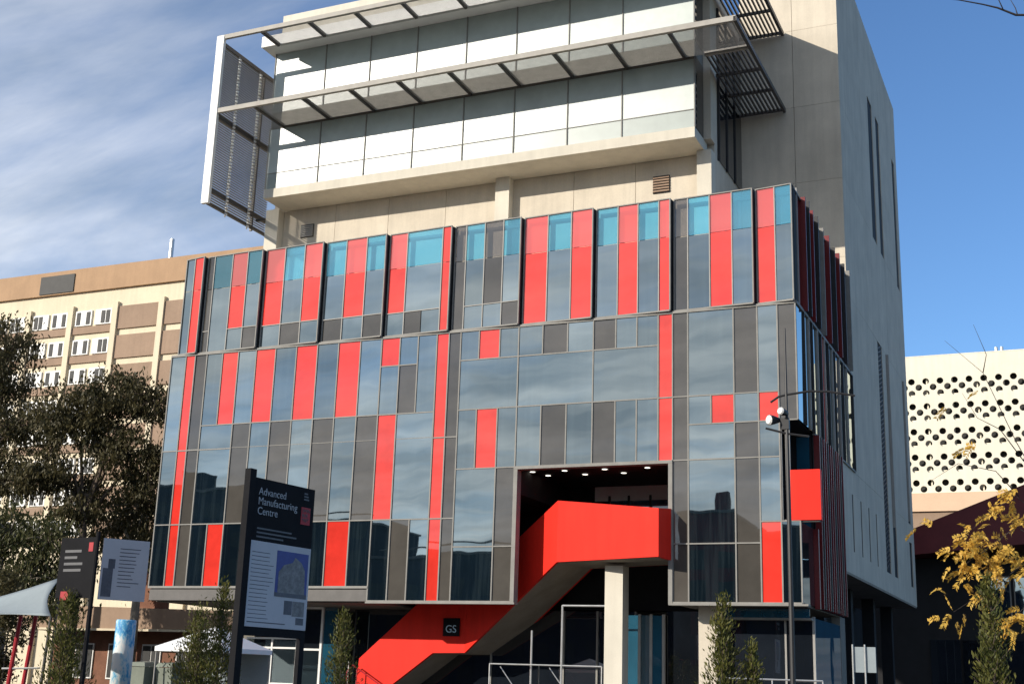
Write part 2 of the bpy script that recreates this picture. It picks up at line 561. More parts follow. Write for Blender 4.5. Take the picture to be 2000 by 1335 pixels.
# mullions between the panes: one bar per distinct vertical or horizontal run
vs_, hs_ = {}, {}
for (x0, x1, z0, z1, k) in panes:
    for x in (x0, x1): vs_.setdefault(round(x, 3), []).append((z0, z1))
    for z in (z0, z1): hs_.setdefault(round(z, 3), []).append((x0, x1))


def runs(iv):
    iv = sorted(iv); outp = [list(iv[0])]
    for a, b in iv[1:]:
        if a <= outp[-1][1] + 0.01: outp[-1][1] = max(outp[-1][1], b)
        else: outp.append([a, b])
    return outp


for x, iv in vs_.items():
    for a, b in runs(iv): box('mullion', 'mullion', x - 0.03, x + 0.03, -0.062, 0.06, a, b, POD)
for z, iv in hs_.items():
    for a, b in runs(iv):
        wd = 0.055 if z in (Z['t'], Z['b'], Z['b2']) else 0.028
        box('transom', 'mullion', a, b, -0.056 if wd < .05 else -0.085, 0.06, z - wd, z + wd, POD)
for a, b in ((-31.5, -30.78), (-28.72, -20.28), (-19.2, -17.23)):
    box('floor_line', 'mullion', a, b, -0.032, 0.0, 12.66, 12.69, POD)
# edge frame of the big opening
box('opening_frame', 'mullion', -12.93, -12.74, -0.10, 0.35, 5.0, 11.1, POD)
box('opening_frame', 'mullion', -5.62, -5.44, -0.10, 0.35, 5.0, 11.1, POD)
box('opening_frame', 'mullion', -12.93, -5.44, -0.11, 0.35, 10.98, 11.12, POD)
# beam under the left half and sill strips
box('edge_beam', 'steel_dark', -33.0, -20.32, 0.02, 0.6, 5.06, 5.62, POD)
box('sill', 'mullion', -20.3, -12.7, -0.12, 0.3, 4.96, 5.04, POD)
box('sill', 'mullion', -5.6, 0.25, -0.12, 0.3, 4.96, 5.04, POD)
# inside the opening: back wall with a glazed strip, lit downlights in the soffit
box('back_glazing', 'glass_teal', -10.6, -7.3, 6.40, 6.48, 8.6, 10.35, POD)
box('back_wall', 'white_paint', -11.4, -5.6, 6.42, 6.49, 10.37, 11.08, POD)
for x in (-10.6, -9.6, -8.5, -7.3): box('mullion', 'black_metal', x - .05, x + .05, 6.3, 6.38, 8.6, 10.6, POD)
for (x, y) in ((-13.0 + .35, 1.45), (-12.35, 2.62), (-11.05, 1.45), (-10.5, 2.66), (-9.1, 1.47), (-8.6, 2.66), (-7.08, 1.5)):
    v, f = [], []
    for k in range(14):
        a = 2 * math.pi * k / 14
        v.append((x + .13 * math.cos(a), y + .13 * math.sin(a), 11.09))
    mesh('downlight', v, [tuple(range(14))[::-1]], 'lamp_glow', POD)
# corner balcony cut into the right end
for x, y in ((-0.74, 0.02), (-0.52, 0.02), (-0.40, 0.02)):
    box('corner_post', 'mullion', x - .035, x + .035, y - .05, y + .07, 8.4, 12.62, POD)
box('balcony_glazing', 'glass_teal', -2.5, -2.44, 0.3, 3.2, 8.5, 12.5, POD)
box('balcony_glazing', 'glass_teal', -0.75, -0.2, 3.22, 3.28, 8.5, 12.5, POD)
BAL = MB().box(-0.36, 0.86, -0.08, 0.02, 8.42, 10.50).box(0.78, 0.86, 0.02, 0.3, 8.42, 10.50).build('balcony_parapet', 'stair_red', POD)
box('balcony_floor', 'mullion', -2.5, 0.76, 0.03, 0.3, 8.36, 8.46, POD)

# --- podium side wall (faces +X)
ys = [0.0, 1.5, 2.5, 3.3, 4.5, 5.4, 6.2, 7.2, 8.2, 8.9, 10.1, 11.1, 12.2, 14.0]
for i in range(len(ys) - 1):
    k = 'ggmggrgggmggg'[i]
    box(NAME[k], MATK[k], -0.04, 0.02, ys[i] + .04, ys[i + 1] - .04, 12.68, 17.70, POD, (0, random.gauss(0, .003), random.gauss(0, .004)))
    box('mullion', 'mullion_light' if i % 2 else 'black_metal', -0.04, 0.10, ys[i + 1] - .05, ys[i + 1] + .05, 12.66, 17.72, POD)
box('transom', 'mullion', -0.05, 0.09, 0.0, 14.0, 17.70, 17.80, POD)
box('transom', 'mullion', -0.05, 0.08, 3.3, 14.0, 12.58, 12.67, POD)
yy = 3.35
i = 0
while yy < 9.5:
    z1 = 12.58
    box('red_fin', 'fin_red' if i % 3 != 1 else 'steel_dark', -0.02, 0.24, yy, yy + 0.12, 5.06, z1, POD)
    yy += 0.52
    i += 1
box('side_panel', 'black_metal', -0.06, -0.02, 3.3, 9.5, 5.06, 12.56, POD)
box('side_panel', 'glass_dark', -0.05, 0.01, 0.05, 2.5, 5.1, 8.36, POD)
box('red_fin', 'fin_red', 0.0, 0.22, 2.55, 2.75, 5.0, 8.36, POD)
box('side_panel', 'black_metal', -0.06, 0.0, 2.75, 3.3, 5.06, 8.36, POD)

# --- the projecting striped band on top of the podium (saw-tooth bays)
CR = MB().box(-32.6, -0.15, 0.42, 13.4, 17.80, 21.25).build('striped_band', 'core', B)
Y_IN, Y_OUT = 0.10, -0.11
bays = [
    (-32.72, -31.44, [(-32.72, 'g', 0), (-32.1, 'r', 0)], ''),
    (-31.30, -27.70, [(-31.30, 'm', 1), (-30.86, 'g', 0), (-29.65, 'r', 1), (-28.63, 'g', 1)], 'm ggm'),
    (-27.56, -23.98, [(-27.56, 'r', 1), (-26.35, 'g', 1), (-25.1, 'r', 1)], 'gmg'),
    (-23.84, -20.28, [(-23.84, 'g', 1), (-22.65, 'r', 1), (-21.41, 'g', 1)], 'mgm'),
    (-20.14, -16.62, [(-20.14, 'r', 1), (-19.13, 'g', 1), (-17.1, 'r', 0)], 'gm'),
    (-16.48, -12.92, [(-16.48, 'm', 0), (-15.88, 'g', 1), (-14.85, 'm', 1), (-13.84, 'g', 1)], ''),
    (-12.78, -9.26, [(-12.78, 'r', 0), (-11.56, 'g', 0), (-10.34, 'r', 0)], ''),
    (-9.12, -5.52, [(-9.12, 'g', 0), (-8.06, 'r', 0), (-7.07, 'g', 0), (-6.06, 'r', 0)], ''),
    (-5.38, -1.76, [(-5.38, 'm', 0), (-4.74, 'g', 0), (-3.72, 'r', 0), (-2.69, 'g', 0)], ''),
    (-1.62, -0.02, [(-1.62, 'r', 0), (-0.78, 'g', 0)], ''),
]
PAR = {'g': 'glass_parapet', 'r': 'glass_parapet_red', 'm': 'glass_parapet_grey'}
LOW = {0: 'gr', 1: 'mggm', 2: 'gmg', 3: 'mgm', 4: 'gm', 5: 'mgmm'}


def slab(name, mat, xa, xb, bx0, bx1, z0, z1, parent, off=0.0, th=0.05):
    """an upright plate lying in the tilted plane of its bay"""
    ya = Y_IN + (Y_OUT - Y_IN) * (xa - bx0) / (bx1 - bx0) + off
    yb = Y_IN + (Y_OUT - Y_IN) * (xb - bx0) / (bx1 - bx0) + off
    ln = math.hypot(xb - xa, yb - ya)
    o = box(name, mat, 0, ln, 0, th, z0, z1, parent, (random.gauss(0, .0016), 0, math.atan2(yb - ya, xb - xa) + random.gauss(0, .001)))
    o.location = ((xa + xb) / 2, (ya + yb) / 2, (z0 + z1) / 2)
    return o


for bi, (x0, x1, cols, _) in enumerate(bays):
    for ci, (xa, k, split) in enumerate(cols):
        xb = cols[ci + 1][0] if ci + 1 < len(cols) else x1
        zl = 19.0 if split else 17.86
        slab(NAME[k], MATK[k], xa + .03, xb - .03, x0, x1, zl + .03, 21.30, CR)
        stripe = (k == 'r' and not split and bi in (0, 4, 7) and ci == len(cols) - 1)
        if bi == 0 or (stripe and bi == 4):
            slab(NAME[k], MATK[k], xa + .03, xb - .03, x0, x1, 21.33, 23.10, CR)
        else:
            slab('parapet_pane', PAR[k], xa + .03, xb - .03, x0, x1, 21.33, 23.10, CR)
        if ci:
            slab('mullion', 'mullion_light', xa - .025, xa + .025, x0, x1, 17.84, 23.12, CR, off=-0.03, th=0.08)
        if split:
            kk = LOW[bi][ci] if ci < len(LOW.get(bi, '')) else 'g'
            if bi == 4 and ci == 1:
                slab('mesh_panel', 'mesh_grey', xa + .03, xa + .95, x0, x1, 17.88, 18.96, CR)
                slab('glass_pane', 'glass', xa + 1.0, xb - .03, x0, x1, 17.88, 18.96, CR)
            elif bi == 5 and ci == 1:
                slab('glass_pane', 'glass', xa + .03, cols[3][0] - .03, x0, x1, 17.88, 18.96, CR)
            elif bi == 5 and ci == 2:
                pass
            else:
                slab(NAME[kk], MATK[kk], xa + .03, xb - .03, x0, x1, 17.88, 18.96, CR)
            slab('transom', 'mullion_light', xa, xb, x0, x1, 18.97, 19.015, CR, off=-0.03, th=0.08)
    for xe in (x0, x1):
        slab('mullion', 'mullion', xe - .028, xe + .028, x0, x1, 17.82, 23.15, CR, off=-0.03, th=0.10)
    slab('transom', 'mullion', x0, x1, x0, x1, 23.11, 23.16, CR, off=-0.03, th=0.10)
    slab('transom', 'mullion', x0, x1, x0, x1, 17.79, 17.86, CR, off=-0.05, th=0.12)
    # black reveal where the next bay steps back
    box('reveal', 'core', x1 + 0.005, x1 + 0.06, Y_OUT + .04, 0.5, 17.86, 23.12, CR)
    # steel behind the parapet glass
    box('inner_rail', 'black_metal', x0, x1, 0.50, 0.60, 22.86, 23.06, CR)
    for (xa, k, s_) in cols:
        box('inner_post', 'black_metal', xa - .10, xa + .13, 0.50, 0.60, 21.3, 22.86, CR)
box('terrace_deck', 'concrete', -32.9, -0.1, 0.42, 13.4, 21.26, 21.33, B)

# side of the striped band: deep vertical fins, their shade put into dark red and black colours
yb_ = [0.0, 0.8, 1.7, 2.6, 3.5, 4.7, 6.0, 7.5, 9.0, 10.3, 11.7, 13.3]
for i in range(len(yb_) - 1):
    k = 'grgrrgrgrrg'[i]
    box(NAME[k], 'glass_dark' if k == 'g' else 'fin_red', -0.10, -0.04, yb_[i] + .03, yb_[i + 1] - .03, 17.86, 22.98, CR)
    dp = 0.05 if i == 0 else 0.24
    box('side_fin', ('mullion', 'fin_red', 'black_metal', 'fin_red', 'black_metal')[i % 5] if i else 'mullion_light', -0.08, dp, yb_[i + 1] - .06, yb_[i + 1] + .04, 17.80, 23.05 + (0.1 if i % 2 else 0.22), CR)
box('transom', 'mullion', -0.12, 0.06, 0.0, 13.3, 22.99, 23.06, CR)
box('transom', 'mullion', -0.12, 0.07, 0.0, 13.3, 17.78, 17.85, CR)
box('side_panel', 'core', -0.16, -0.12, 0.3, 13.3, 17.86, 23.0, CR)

# --- concrete tower on the right
TW = MB().box(-5.5, -0.26, 13.9, 37.3, 7.4, 43.2).box(-5.5, -0.26, 9.6, 14.2, 7.4, 12.55).build('concrete_tower', 'core', B)
zj = [17.75, 19.7, 24.2, 28.72, 33.26, 38.0, 43.3]
for xa, xb in ((-5.56, -2.53), (-2.53, 0.0)):
    for a, b in zip(zj[:-1], zj[1:]):
        box('concrete_panel', 'concrete', xa + (.012 if xa > -5 else 0), xb - (.012 if xb < 0 else 0), 13.6, 13.88, a + .007, b - .007, TW)
yl = [9.5, 10.22, 10.58, 12.92, 13.28, 13.6, 15.52, 15.88, 18.12, 18.48, 20.72, 21.08, 24.2, 26.0, 27.5, 29.0, 35.0, 36.3, 37.5]
zl = [7.3, 8.45, 11.35, 12.6, 17.9, 22.25, 28.9, 33.3, 38.4, 43.3]
slots = [10.22, 12.92, 15.52, 18.12, 20.72]


def is_win(y, z):
    if y in slots and z == 8.45: return True
    if y in (24.2, 27.5) and (8.45 <= z < 22.25 or 28.9 <= z < 38.4): return True
    if y == 35.0 and (z in (8.45, 12.6, 17.9) or 28.9 <= z < 38.4): return True
    return False


for zi in range(len(zl) - 1):
    start = None
    for yi in range(len(yl)):
        y = yl[yi]
        if zl[zi] >= 12.6 and y < 13.6: continue
        last = yi == len(yl) - 1
        wn = (not last) and is_win(y, zl[zi])
        if start is not None and (wn or last or y in (13.6, 21.08, 29.0)):
            # panel joints fall only where the casts really meet
            ga = .012 if start in (13.6, 21.08, 29.0) and not is_win(start, zl[zi]) else 0
            gb = .012 if y in (13.6, 21.08, 29.0) and not wn else 0
            y0 = 13.89 if start == 13.6 and zl[zi] >= 12.6 else start + ga
            top = .014 if zl[zi + 1] in (12.6, 22.25, 28.9, 33.3) else 0
            box('concrete_panel', 'concrete', -0.25, 0.0, y0, y - gb, zl[zi], zl[zi + 1] - top, TW)
            start = None
        if wn:
            start = None
        elif start is None and not last:
            start = y
for y in slots:
    box('slot_window', 'core', -0.24, -0.02, y, y + .36, 8.45, 11.35, TW)
for (ya, yb2, za, zb) in ((24.2, 26.0, 8.45, 22.25), (27.5, 29.0, 8.45, 22.25), (24.2, 26.0, 28.9, 38.4), (27.5, 29.0, 28.9, 38.4),
                          (35.0, 36.3, 8.45, 11.35), (35.0, 36.3, 12.6, 22.25), (35.0, 36.3, 28.9, 38.4)):
    wo = box('tower_window', 'core', -0.24, -0.05, ya, yb2, za, zb, TW)
box('window_blade', 'mullion_light', -0.1, 0.16, 27.62, 27.74, 11.4, 22.2, TW)
box('window_blade', 'mullion_light', -0.1, 0.10, 35.2, 35.3, 12.7, 22.2, TW)
mbh = MB()
zz = 8.6
while zz < 22.0:
    mbh.hexa([(-0.045, 24.25, zz), (-0.005, 24.25, zz), (-0.005, 25.95, zz + .55), (-0.045, 25.95, zz + .55),
              (-0.045, 24.25, zz + .05), (-0.005, 24.25, zz + .05), (-0.005, 25.95, zz + .60), (-0.045, 25.95, zz + .60)])
    zz += 0.28
tag(mbh.build('raked_screen', 'steel_dark', TW), kind='stuff')
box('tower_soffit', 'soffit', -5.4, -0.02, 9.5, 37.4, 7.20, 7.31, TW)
# undercroft below the tower; its deep shade is put into the near-black colour
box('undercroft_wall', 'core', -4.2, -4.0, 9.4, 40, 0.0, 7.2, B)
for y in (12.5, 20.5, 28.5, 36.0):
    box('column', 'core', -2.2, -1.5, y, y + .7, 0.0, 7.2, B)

# --- office block above the terrace
OB = MB().box(-33.0, -5.6, 7.95, 30, 21.3, 38.6).box(-33.0, -14.2, 7.95, 30, 38.6, 41.6).build('upper_block', 'concrete', B)
xj = [-32.1, -28.45, -24.86, -21.15, -17.75, -13.36, -9.84, -6.3]
for a, b in zip(xj[:-1], xj[1:]):
    box('concrete_panel', 'concrete', a + .012, b - .012, 7.7, 7.94, 21.4, 28.56, OB)
for a, b in ((-33.0, -32.1), (-17.8, -16.96), (-6.32, -5.55)):
    box('column', 'concrete_pale', a, b, 7.12, 7.96, 21.34, 28.57, OB)
vent = box('vent_grille', 'core', -8.86, -7.94, 7.64, 7.72, 26.7, 27.66, OB)
for k in range(6): box('vent_slat', 'brown_panel', -8.84, -7.96, 7.58, 7.66, 26.76 + k * .15, 26.84 + k * .15, vent)
vent = box('vent_grille', 'core', -30.78, -29.9, 7.64, 7.72, 26.75, 27.55, OB)
for k in range(6): box('vent_slat', 'mullion_light', -30.76, -29.92, 7.58, 7.66, 26.78 + k * .12, 26.87 + k * .12, vent)
box('floor_ledge', 'concrete_pale', -32.05, -5.93, 5.40, 7.70, 28.58, 29.14, OB)
box('roof_slab', 'white_paint', -32.4, -5.5, 4.4, 8.2, 37.92, 38.62, OB)
box('roof_fascia', 'concrete_pale', -33.2, -14.0, 7.45, 7.95, 38.62, 41.75, OB)
box('spandrel', 'concrete_dark', -32.0, -5.95, 5.49, 7.9, 32.98, 34.05, OB)
gx = [-32.05, -28.46, -25.4, -22.3, -19.15, -16.06, -12.94, -9.87, -5.95]
for a, b in zip(gx[:-1], gx[1:]):
    for z0, z1, mt in ((29.16, 30.12, 'glass_sill'), (30.17, 32.96, 'glass_white'), (34.07, 35.0, 'glass_sill'), (35.05, 37.90, 'glass_white')):
        box('window_pane', mt, a + .03, b - .03, 5.50, 5.56, z0, z1, OB, (random.gauss(0, .001), 0, random.gauss(0, .001)))
for x in gx:
    box('mullion', 'mullion', x - .03, x + .03, 5.45, 5.6, 29.15, 32.98, OB)
    box('mullion', 'mullion', x - .03, x + .03, 5.45, 5.6, 34.05, 37.92, OB)
for z in (30.145, 35.025):
    box('transom', 'mullion', -32.02, -5.97, 5.47, 5.58, z - .022, z + .022, OB)
# glazed return at the right-hand end and the dark window band in the side wall
box('window_pane', 'glass_dark', -5.99, -5.93, 5.62, 7.05, 29.2, 33.2, OB)
box('window_pane', 'glass_dark', -5.99, -5.93, 5.62, 7.05, 34.07, 37.9, OB)
box('window_pane', 'glass_dark', -32.08, -32.03, 5.62, 7.6, 29.2, 33.2, OB)
box('window_pane', 'glass_dark', -32.08, -32.03, 5.62, 7.6, 34.07, 37.9, OB)
box('side_pier', 'concrete', -6.3, -5.56, 7.13, 7.94, 29.15, 37.91, OB)
box('side_window', 'glass_dark', -5.585, -5.53, 8.6, 13.55, 28.57, 37.4, OB)
for y in (8.6, 10.3, 12.0): box('mullion', 'black_metal', -5.6, -5.47, y - .06, y + .06, 28.5, 37.4, OB)

# --- sun shades
SH = box('sunshade_beam', 'aluminium', -33.9, -3.0, 2.40, 2.58, 33.0, 33.28, B)
SH2 = box('sunshade_beam', 'aluminium', -34.1, -3.0, 2.40, 2.58, 37.74, 38.0, B)
arms = [-31.15, -27.94, -24.88, -21.86, -18.73, -15.75, -12.66, -9.61, -6.45]
for par, z in ((SH, 33.1), (SH2, 37.86)):
    for x in arms:
        box('sunshade_arm', 'steel_dark', x - .07, x + .07, 2.58, 5.46 if z < 35 else 4.4, z - .10, z + .14, par)
    mb = MB()
    y = 2.66
    while y < (5.44 if z < 35 else 4.50):
        mb.hexa([(-31.1, y, z - .03), (-3.1, y, z - .03), (-3.1, y + .075, z + .015), (-31.1, y + .075, z + .015),
                 (-31.1, y - .012, z - .008), (-3.1, y - .012, z - .008), (-3.1, y + .063, z + .037), (-31.1, y + .063, z + .037)])
        y += 0.092
    tag(mb.build('sunshade_slats', 'slat', par), kind='stuff')
    # the shade turns the corner and runs back along the side
    box('sunshade_beam', 'steel_dark', -3.12, -2.96, 2.40, 13.5, z - .12, z + .12, par)
    box('sunshade_beam', 'aluminium', -5.4, -3.0, 5.40, 5.54, z - .11, z + .11, par)
    for yk in (8.0, 10.6, 13.3):
        box('sunshade_arm', 'steel_dark', -5.5, -3.0, yk - .06, yk + .06, z - .10, z + .06, par)
    for k in range(11):
        xk = -5.4 + k * 0.225
        box('sunshade_bar', 'steel_dark', xk, xk + .075, 5.56, 13.5, z - .02, z + .12, par)
# louvred screen at the left end
SC = box('screen_post', 'white_paint', -34.12, -33.62, 2.36, 2.58, 27.45, 37.95, B)
for z in (28.35, 32.95, 37.55):
    box('screen_rail', 'steel_dark', -33.98, -33.78, 2.58, 8.3, z - .12, z + .12, SC)
box('screen_edge', 'steel_dark', -33.96, -33.8, 2.58, 8.4, 27.46, 27.56, SC)
mb = MB()
z = 27.62
while z < 37.4:
    mb.hexa([(-33.94, 2.62, z), (-33.82, 2.62, z + .02), (-33.82, 8.3, z + .02), (-33.94, 8.3, z),
             (-33.94, 2.62, z + .02), (-33.82, 2.62, z + .04), (-33.82, 8.3, z + .04), (-33.94, 8.3, z + .02)])
    z += 0.15
tag(mb.build('screen_slats', 'mullion', SC), kind='stuff')
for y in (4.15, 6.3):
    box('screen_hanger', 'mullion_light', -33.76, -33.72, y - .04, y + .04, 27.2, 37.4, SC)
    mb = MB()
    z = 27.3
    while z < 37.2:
        mb.box(-33.72, -33.62, y - .07, y + .07, z, z + .09)  # white blocks imitating dots of sunlight down each hanger
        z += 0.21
    tag(mb.build('screen_glints', 'white_paint', SC), kind='stuff')
box('screen_edge', 'steel_dark', -33.96, -33.8, 6.85, 6.97, 27.3, 37.5, SC)
box('screen_bracket', 'steel_dark', -33.8, -32.1, 7.2, 7.35, 28.0, 28.15, SC)

# --- ground floor under the podium
GF = MB().box(-30.5, -2.6, 9.0, 9.4, 0.12, 5.1).box(-24.2, -9.2, 5.4, 5.5, 0.12, 1.2).build('ground_floor_wall', 'core', B)
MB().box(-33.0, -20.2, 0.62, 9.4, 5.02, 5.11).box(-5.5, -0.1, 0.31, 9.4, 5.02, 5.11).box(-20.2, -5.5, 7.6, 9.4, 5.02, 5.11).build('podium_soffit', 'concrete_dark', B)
for (xa, xb, za, zb, mt) in ((-24.2, -20.4, .15, 5.0, 'glass_dark'), (-20.3, -16.4, .15, 5.0, 'glass_dark'), (-16.3, -12.6, .15, 5.0, 'glass_dark'),
                             (-12.5, -10.9, .15, 5.0, 'glass_dark'), (-10.8, -9.0, .15, 5.0, 'glass_dark')):
    box('lobby_pane', mt, xa, xb, 5.6, 5.66, za, zb, GF)
    box('mullion', 'mullion', xb, xb + .09, 5.54, 5.7, .12, 5.02, GF)
# door leaves and coloured glass right of the stair column
for (xa, xb, mt) in ((-8.56, -7.95, 'glass_teal'), (-7.85, -7.42, 'glass_teal'), (-7.30, -6.85, 'glass_teal')):
    box('door_leaf', mt, xa, xb, 3.0, 3.06, .15, 4.7, GF)
for x in (-8.6, -7.9, -7.36, -6.78): box('door_post', 'mullion_light', x - .06, x + .06, 2.94, 3.1, .12, 4.75, GF)
box('lobby_pane', 'glass_dark', -6.7, -4.75, 3.2, 3.26, .15, 4.9, GF)
box('lobby_pane', 'glass_dark', -3.9, -1.22, 2.1, 2.16, .15, 4.55, GF)
box('lobby_pane', 'glass_dark', -1.12, -0.02, 2.1, 2.16, .15, 4.55, GF)
box('mullion', 'mullion_light', -1.21, -1.13, 2.05, 2.2, .12, 4.6, GF)
box('mullion', 'mullion_light', -0.04, 0.06, 2.05, 2.2, .12, 4.66, GF)
box('transom_glass', 'glass_teal', -4.7, -0.05, 1.6, 1.66, 4.58, 4.95, GF)
box('transom', 'mullion', -4.8, 0.02, 1.58, 2.2, 4.50, 4.58, GF)
box('side_pane', 'glass_teal', -0.03, 0.03, 2.25, 8.1, .15, 4.6, GF)
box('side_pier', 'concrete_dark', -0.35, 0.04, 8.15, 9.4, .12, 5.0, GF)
for xa in (-4.72,): box('column', 'concrete', xa, xa + .82, 1.35, 2.0, .12, 5.02, B)
box('column', 'concrete_pale', -8.85, -8.02, 1.0, 1.8, .12, 6.72, B)
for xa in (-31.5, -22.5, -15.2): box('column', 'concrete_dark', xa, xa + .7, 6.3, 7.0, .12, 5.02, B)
# shopfront on the left
FR = MB()
for x in (-29.6, -28.05, -26.55): FR.box(x - .05, x + .05, 3.95, 4.08, .12, 3.46)
for z in (1.18, 2.95, 3.42): FR.box(-29.6, -26.55, 3.96, 4.07, z - .045, z + .045)
for x in (-26.25, -25.12): FR.box(x - .06, x + .06, 3.95, 4.08, .12, 5.0)
for z in (2.9, 4.96): FR.box(-26.25, -25.12, 3.96, 4.07, z - .05, z + .05)
SF = FR.build('shopfront_frame', 'white_paint', B)
for (xa, xb, za, zb, mt) in ((-29.55, -28.1, .2, 2.9, 'glass_lobby'), (-28.0, -26.6, .2, 2.9, 'glass_lobby'), (-29.55, -28.1, 3.0, 3.38, 'glass_lobby'), (-28.0, -26.6, 3.0, 3.38, 'glass_lobby'),
                             (-26.18, -25.18, .2, 2.85, 'glass_lobby'), (-26.18, -25.18, 2.95, 4.9, 'glass_dark')):
    box('shop_pane', mt, xa, xb, 4.0, 4.04, za, zb, SF)
box('shop_wall', 'white_paint', -30.0, -25.0, 6.2, 6.3, .12, 3.4, SF)
box('shop_panel', 'glass_teal', -25.0, -24.25, 4.0, 4.06, .15, 5.0, SF)

# ================================================================== RED STAIR
ST = thing('red_staircase', (-12, 1, 0), 'bright red folded steel staircase climbing to the opening in the glass front', 'staircase')
R0, K0, M0, N0, E0 = (-5.7, -1.2), (-11.05, 0.72), (-16.75, 3.4), (-18.45, 3.4), (-23.2, 3.4)
prof = [  # plan point, underside z, parapet top z
    (R0, 6.88, 8.90), (K0, 6.87, 9.62), (M0, 2.90, 5.98), (N0, 2.86, 5.98), ((-20.6, 3.4), 1.32, 4.14), ((-22.5, 3.4), 0.16, 2.52), ((-22.62, 3.4), 0.15, 0.9)]


def ribbon(name, offs, th, mat, pr=prof, low=0.0, high=None):
    v, f = [], []
    for (q, zb, zt) in pr:
        zt2 = zt if high is None else zb + high
        x, y = q[0] + offs[0], q[1] + offs[1]
        v += [(x, y, zb + low), (x, y, zt2), (x + th[0], y + th[1], zt2), (x + th[0], y + th[1], zb + low)]
    n = len(pr)
    for i in range(n - 1):
        a, b = 4 * i, 4 * i + 4
        for k in range(4):
            f.append((a + k, b + k, b + (k + 1) % 4, a + (k + 1) % 4)[::-1])
    f.append((0, 1, 2, 3)[::-1]); f.append(tuple(4 * (n - 1) + k for k in range(4)))
    return mesh(name, v, f, mat, ST)


WO = (0.45, 3.2)
ribbon('front_parapet', (0, 0), (0.03, 0.16), 'stair_red')
ribbon('rear_parapet', WO, (0.03, 0.14), 'stair_red')
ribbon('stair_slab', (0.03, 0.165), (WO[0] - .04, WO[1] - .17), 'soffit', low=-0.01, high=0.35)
mesh('landing_end', [(-5.7, -1.2, 6.88), (-5.42, 0.25, 6.82), (-5.42, 0.25, 9.05), (-5.7, -1.2, 8.9),
                     (-5.86, -1.14, 6.88), (-5.58, 0.28, 6.82), (-5.58, 0.28, 9.05), (-5.86, -1.14, 8.9)],
     [(0, 1, 2, 3), (7, 6, 5, 4), (3, 2, 6, 7), (0, 4, 5, 1), (1, 5, 6, 2), (0, 3, 7, 4)], 'stair_red', ST)
# treads of the two flights
for (a, za, b, zb, n) in ((K0, 7.23, M0, 3.26, 22), (N0, 3.2, (-22.5, 3.4), 0.50, 15)):
    for k in range(n):
        tt = (k + .5) / n
        px, py = a[0] + (b[0] - a[0]) * tt, a[1] + (b[1] - a[1]) * tt
        z = za + (zb - za) * (k + 0.6) / n
        dx, dy = (b[0] - a[0]) / n * .55, (b[1] - a[1]) / n * .55
        q = [(px - dx + .1, py - dy + .2), (px + dx + .1, py + dy + .2), (px + dx + WO[0], py + dy + WO[1] - .02), (px - dx + WO[0], py - dy + WO[1] - .02)]
        MB().hexa([(x, y, z - .05) for x, y in q[::-1]] + [(x, y, z + .12) for x, y in q[::-1]]).build('tread', 'concrete_dark', ST)
# handrail at the foot of the stair
hr = MB()
hr.tube([(-22.9, 3.0, .12), (-22.9, 3.0, 1.9), (-22.6, 3.0, 2.2), (-20.4, 3.0, .95)], .035, 6)
hr.tube([(-22.35, 3.0, .12), (-22.35, 3.0, 2.05)], .03, 6)
hr.build('handrail', 'post_red', ST)
hr = MB().tube([(-22.95, 3.2, .12), (-22.95, 3.2, 2.35)], .035, 6)
hr.build('handrail', 'rail_steel', ST)

gs = box('wall_sign', 'sign_black', -17.9, -17.04, 3.30, 3.38, 3.66, 4.50)
tag(gs, 'small dark sign reading GS on the red stair wall', 'sign')
tx = text_mesh('sign_lettering', 'GS', 'letter_blue', (-17.47, 3.292, 3.83), (1, 0, 0), (0, 0, 1), 0.50, gs, 'CENTER')


def railing(name, pts, zt, zb, label, diag=False):
    t_ = thing(name, (pts[0][0], pts[0][1], zb), label, 'railing')
    MB().tube([(x, y, zt) for x, y in pts], .035, 6).build('top_rail', 'rail_steel', t_)
    MB().tube([(x, y, (zt + zb) / 2) for x, y in pts], .02, 6).build('mid_rail', 'rail_steel', t_)
    for (x0, y0), (x1, y1) in zip(pts[:-1], pts[1:]):
        n = max(1, int(math.hypot(x1 - x0, y1 - y0) / 1.5))
        for k in range(n + 1):
            x, y = x0 + (x1 - x0) * k / n, y0 + (y1 - y0) * k / n
            MB().tube([(x, y, zb), (x, y, zt)], .028, 6).build('post', 'rail_steel', t_)
        if diag:
            MB().tube([(x0 + .3, y0 + .5, zt - .1), (x0 + 1.8, y0 + .5, zb + .3)], .025, 6).build('sloping_rail', 'rail_steel', t_)
    return t_


railing('ramp_railing', [(-14.3, 1.0), (-11.9, 1.0), (-8.95, 1.0)], 2.40, 0.12, 'steel handrail under the red stair beside the concrete column', True)
railing('entry_railing', [(-2.4, -3.6), (1.2, -2.6)], 2.04, 0.12, 'steel handrail before the dark glass corner of the ground floor')
# two thin steel props in the undercroft with a cross tube
pr = thing('steel_goalpost', (-11, 1.2, .12), 'thin steel frame of two poles and a cross tube behind the stair soffit', 'frame')
MB().tube([(-10.83, 1.0, .12), (-10.83, 1.0, 5.0)], .05, 7).build('post', 'rail_steel', pr)
MB().tube([(-12.4, 1.3, .12), (-12.4, 1.3, 3.9)], .05, 7).build('post', 'rail_steel', pr)
MB().tube([(-10.83, 1.0, 4.98), (-8.84, 1.05, 4.98)], .045, 7).build('cross_tube', 'rail_steel', pr)

# bicycle parked under the mid landing
bk = thing('bicycle', (-16.6, 2.0, .12), 'dark bicycle parked below the red stair landing', 'bicycle')


def ring(c, r, rr, n=20):
    m_ = MB()
    pts = [(c[0] + r * math.cos(2 * math.pi * k / n), c[1], c[2] + r * math.sin(2 * math.pi * k / n)) for k in range(n + 1)]
    return m_.tube(pts, rr, 5, cap=False)


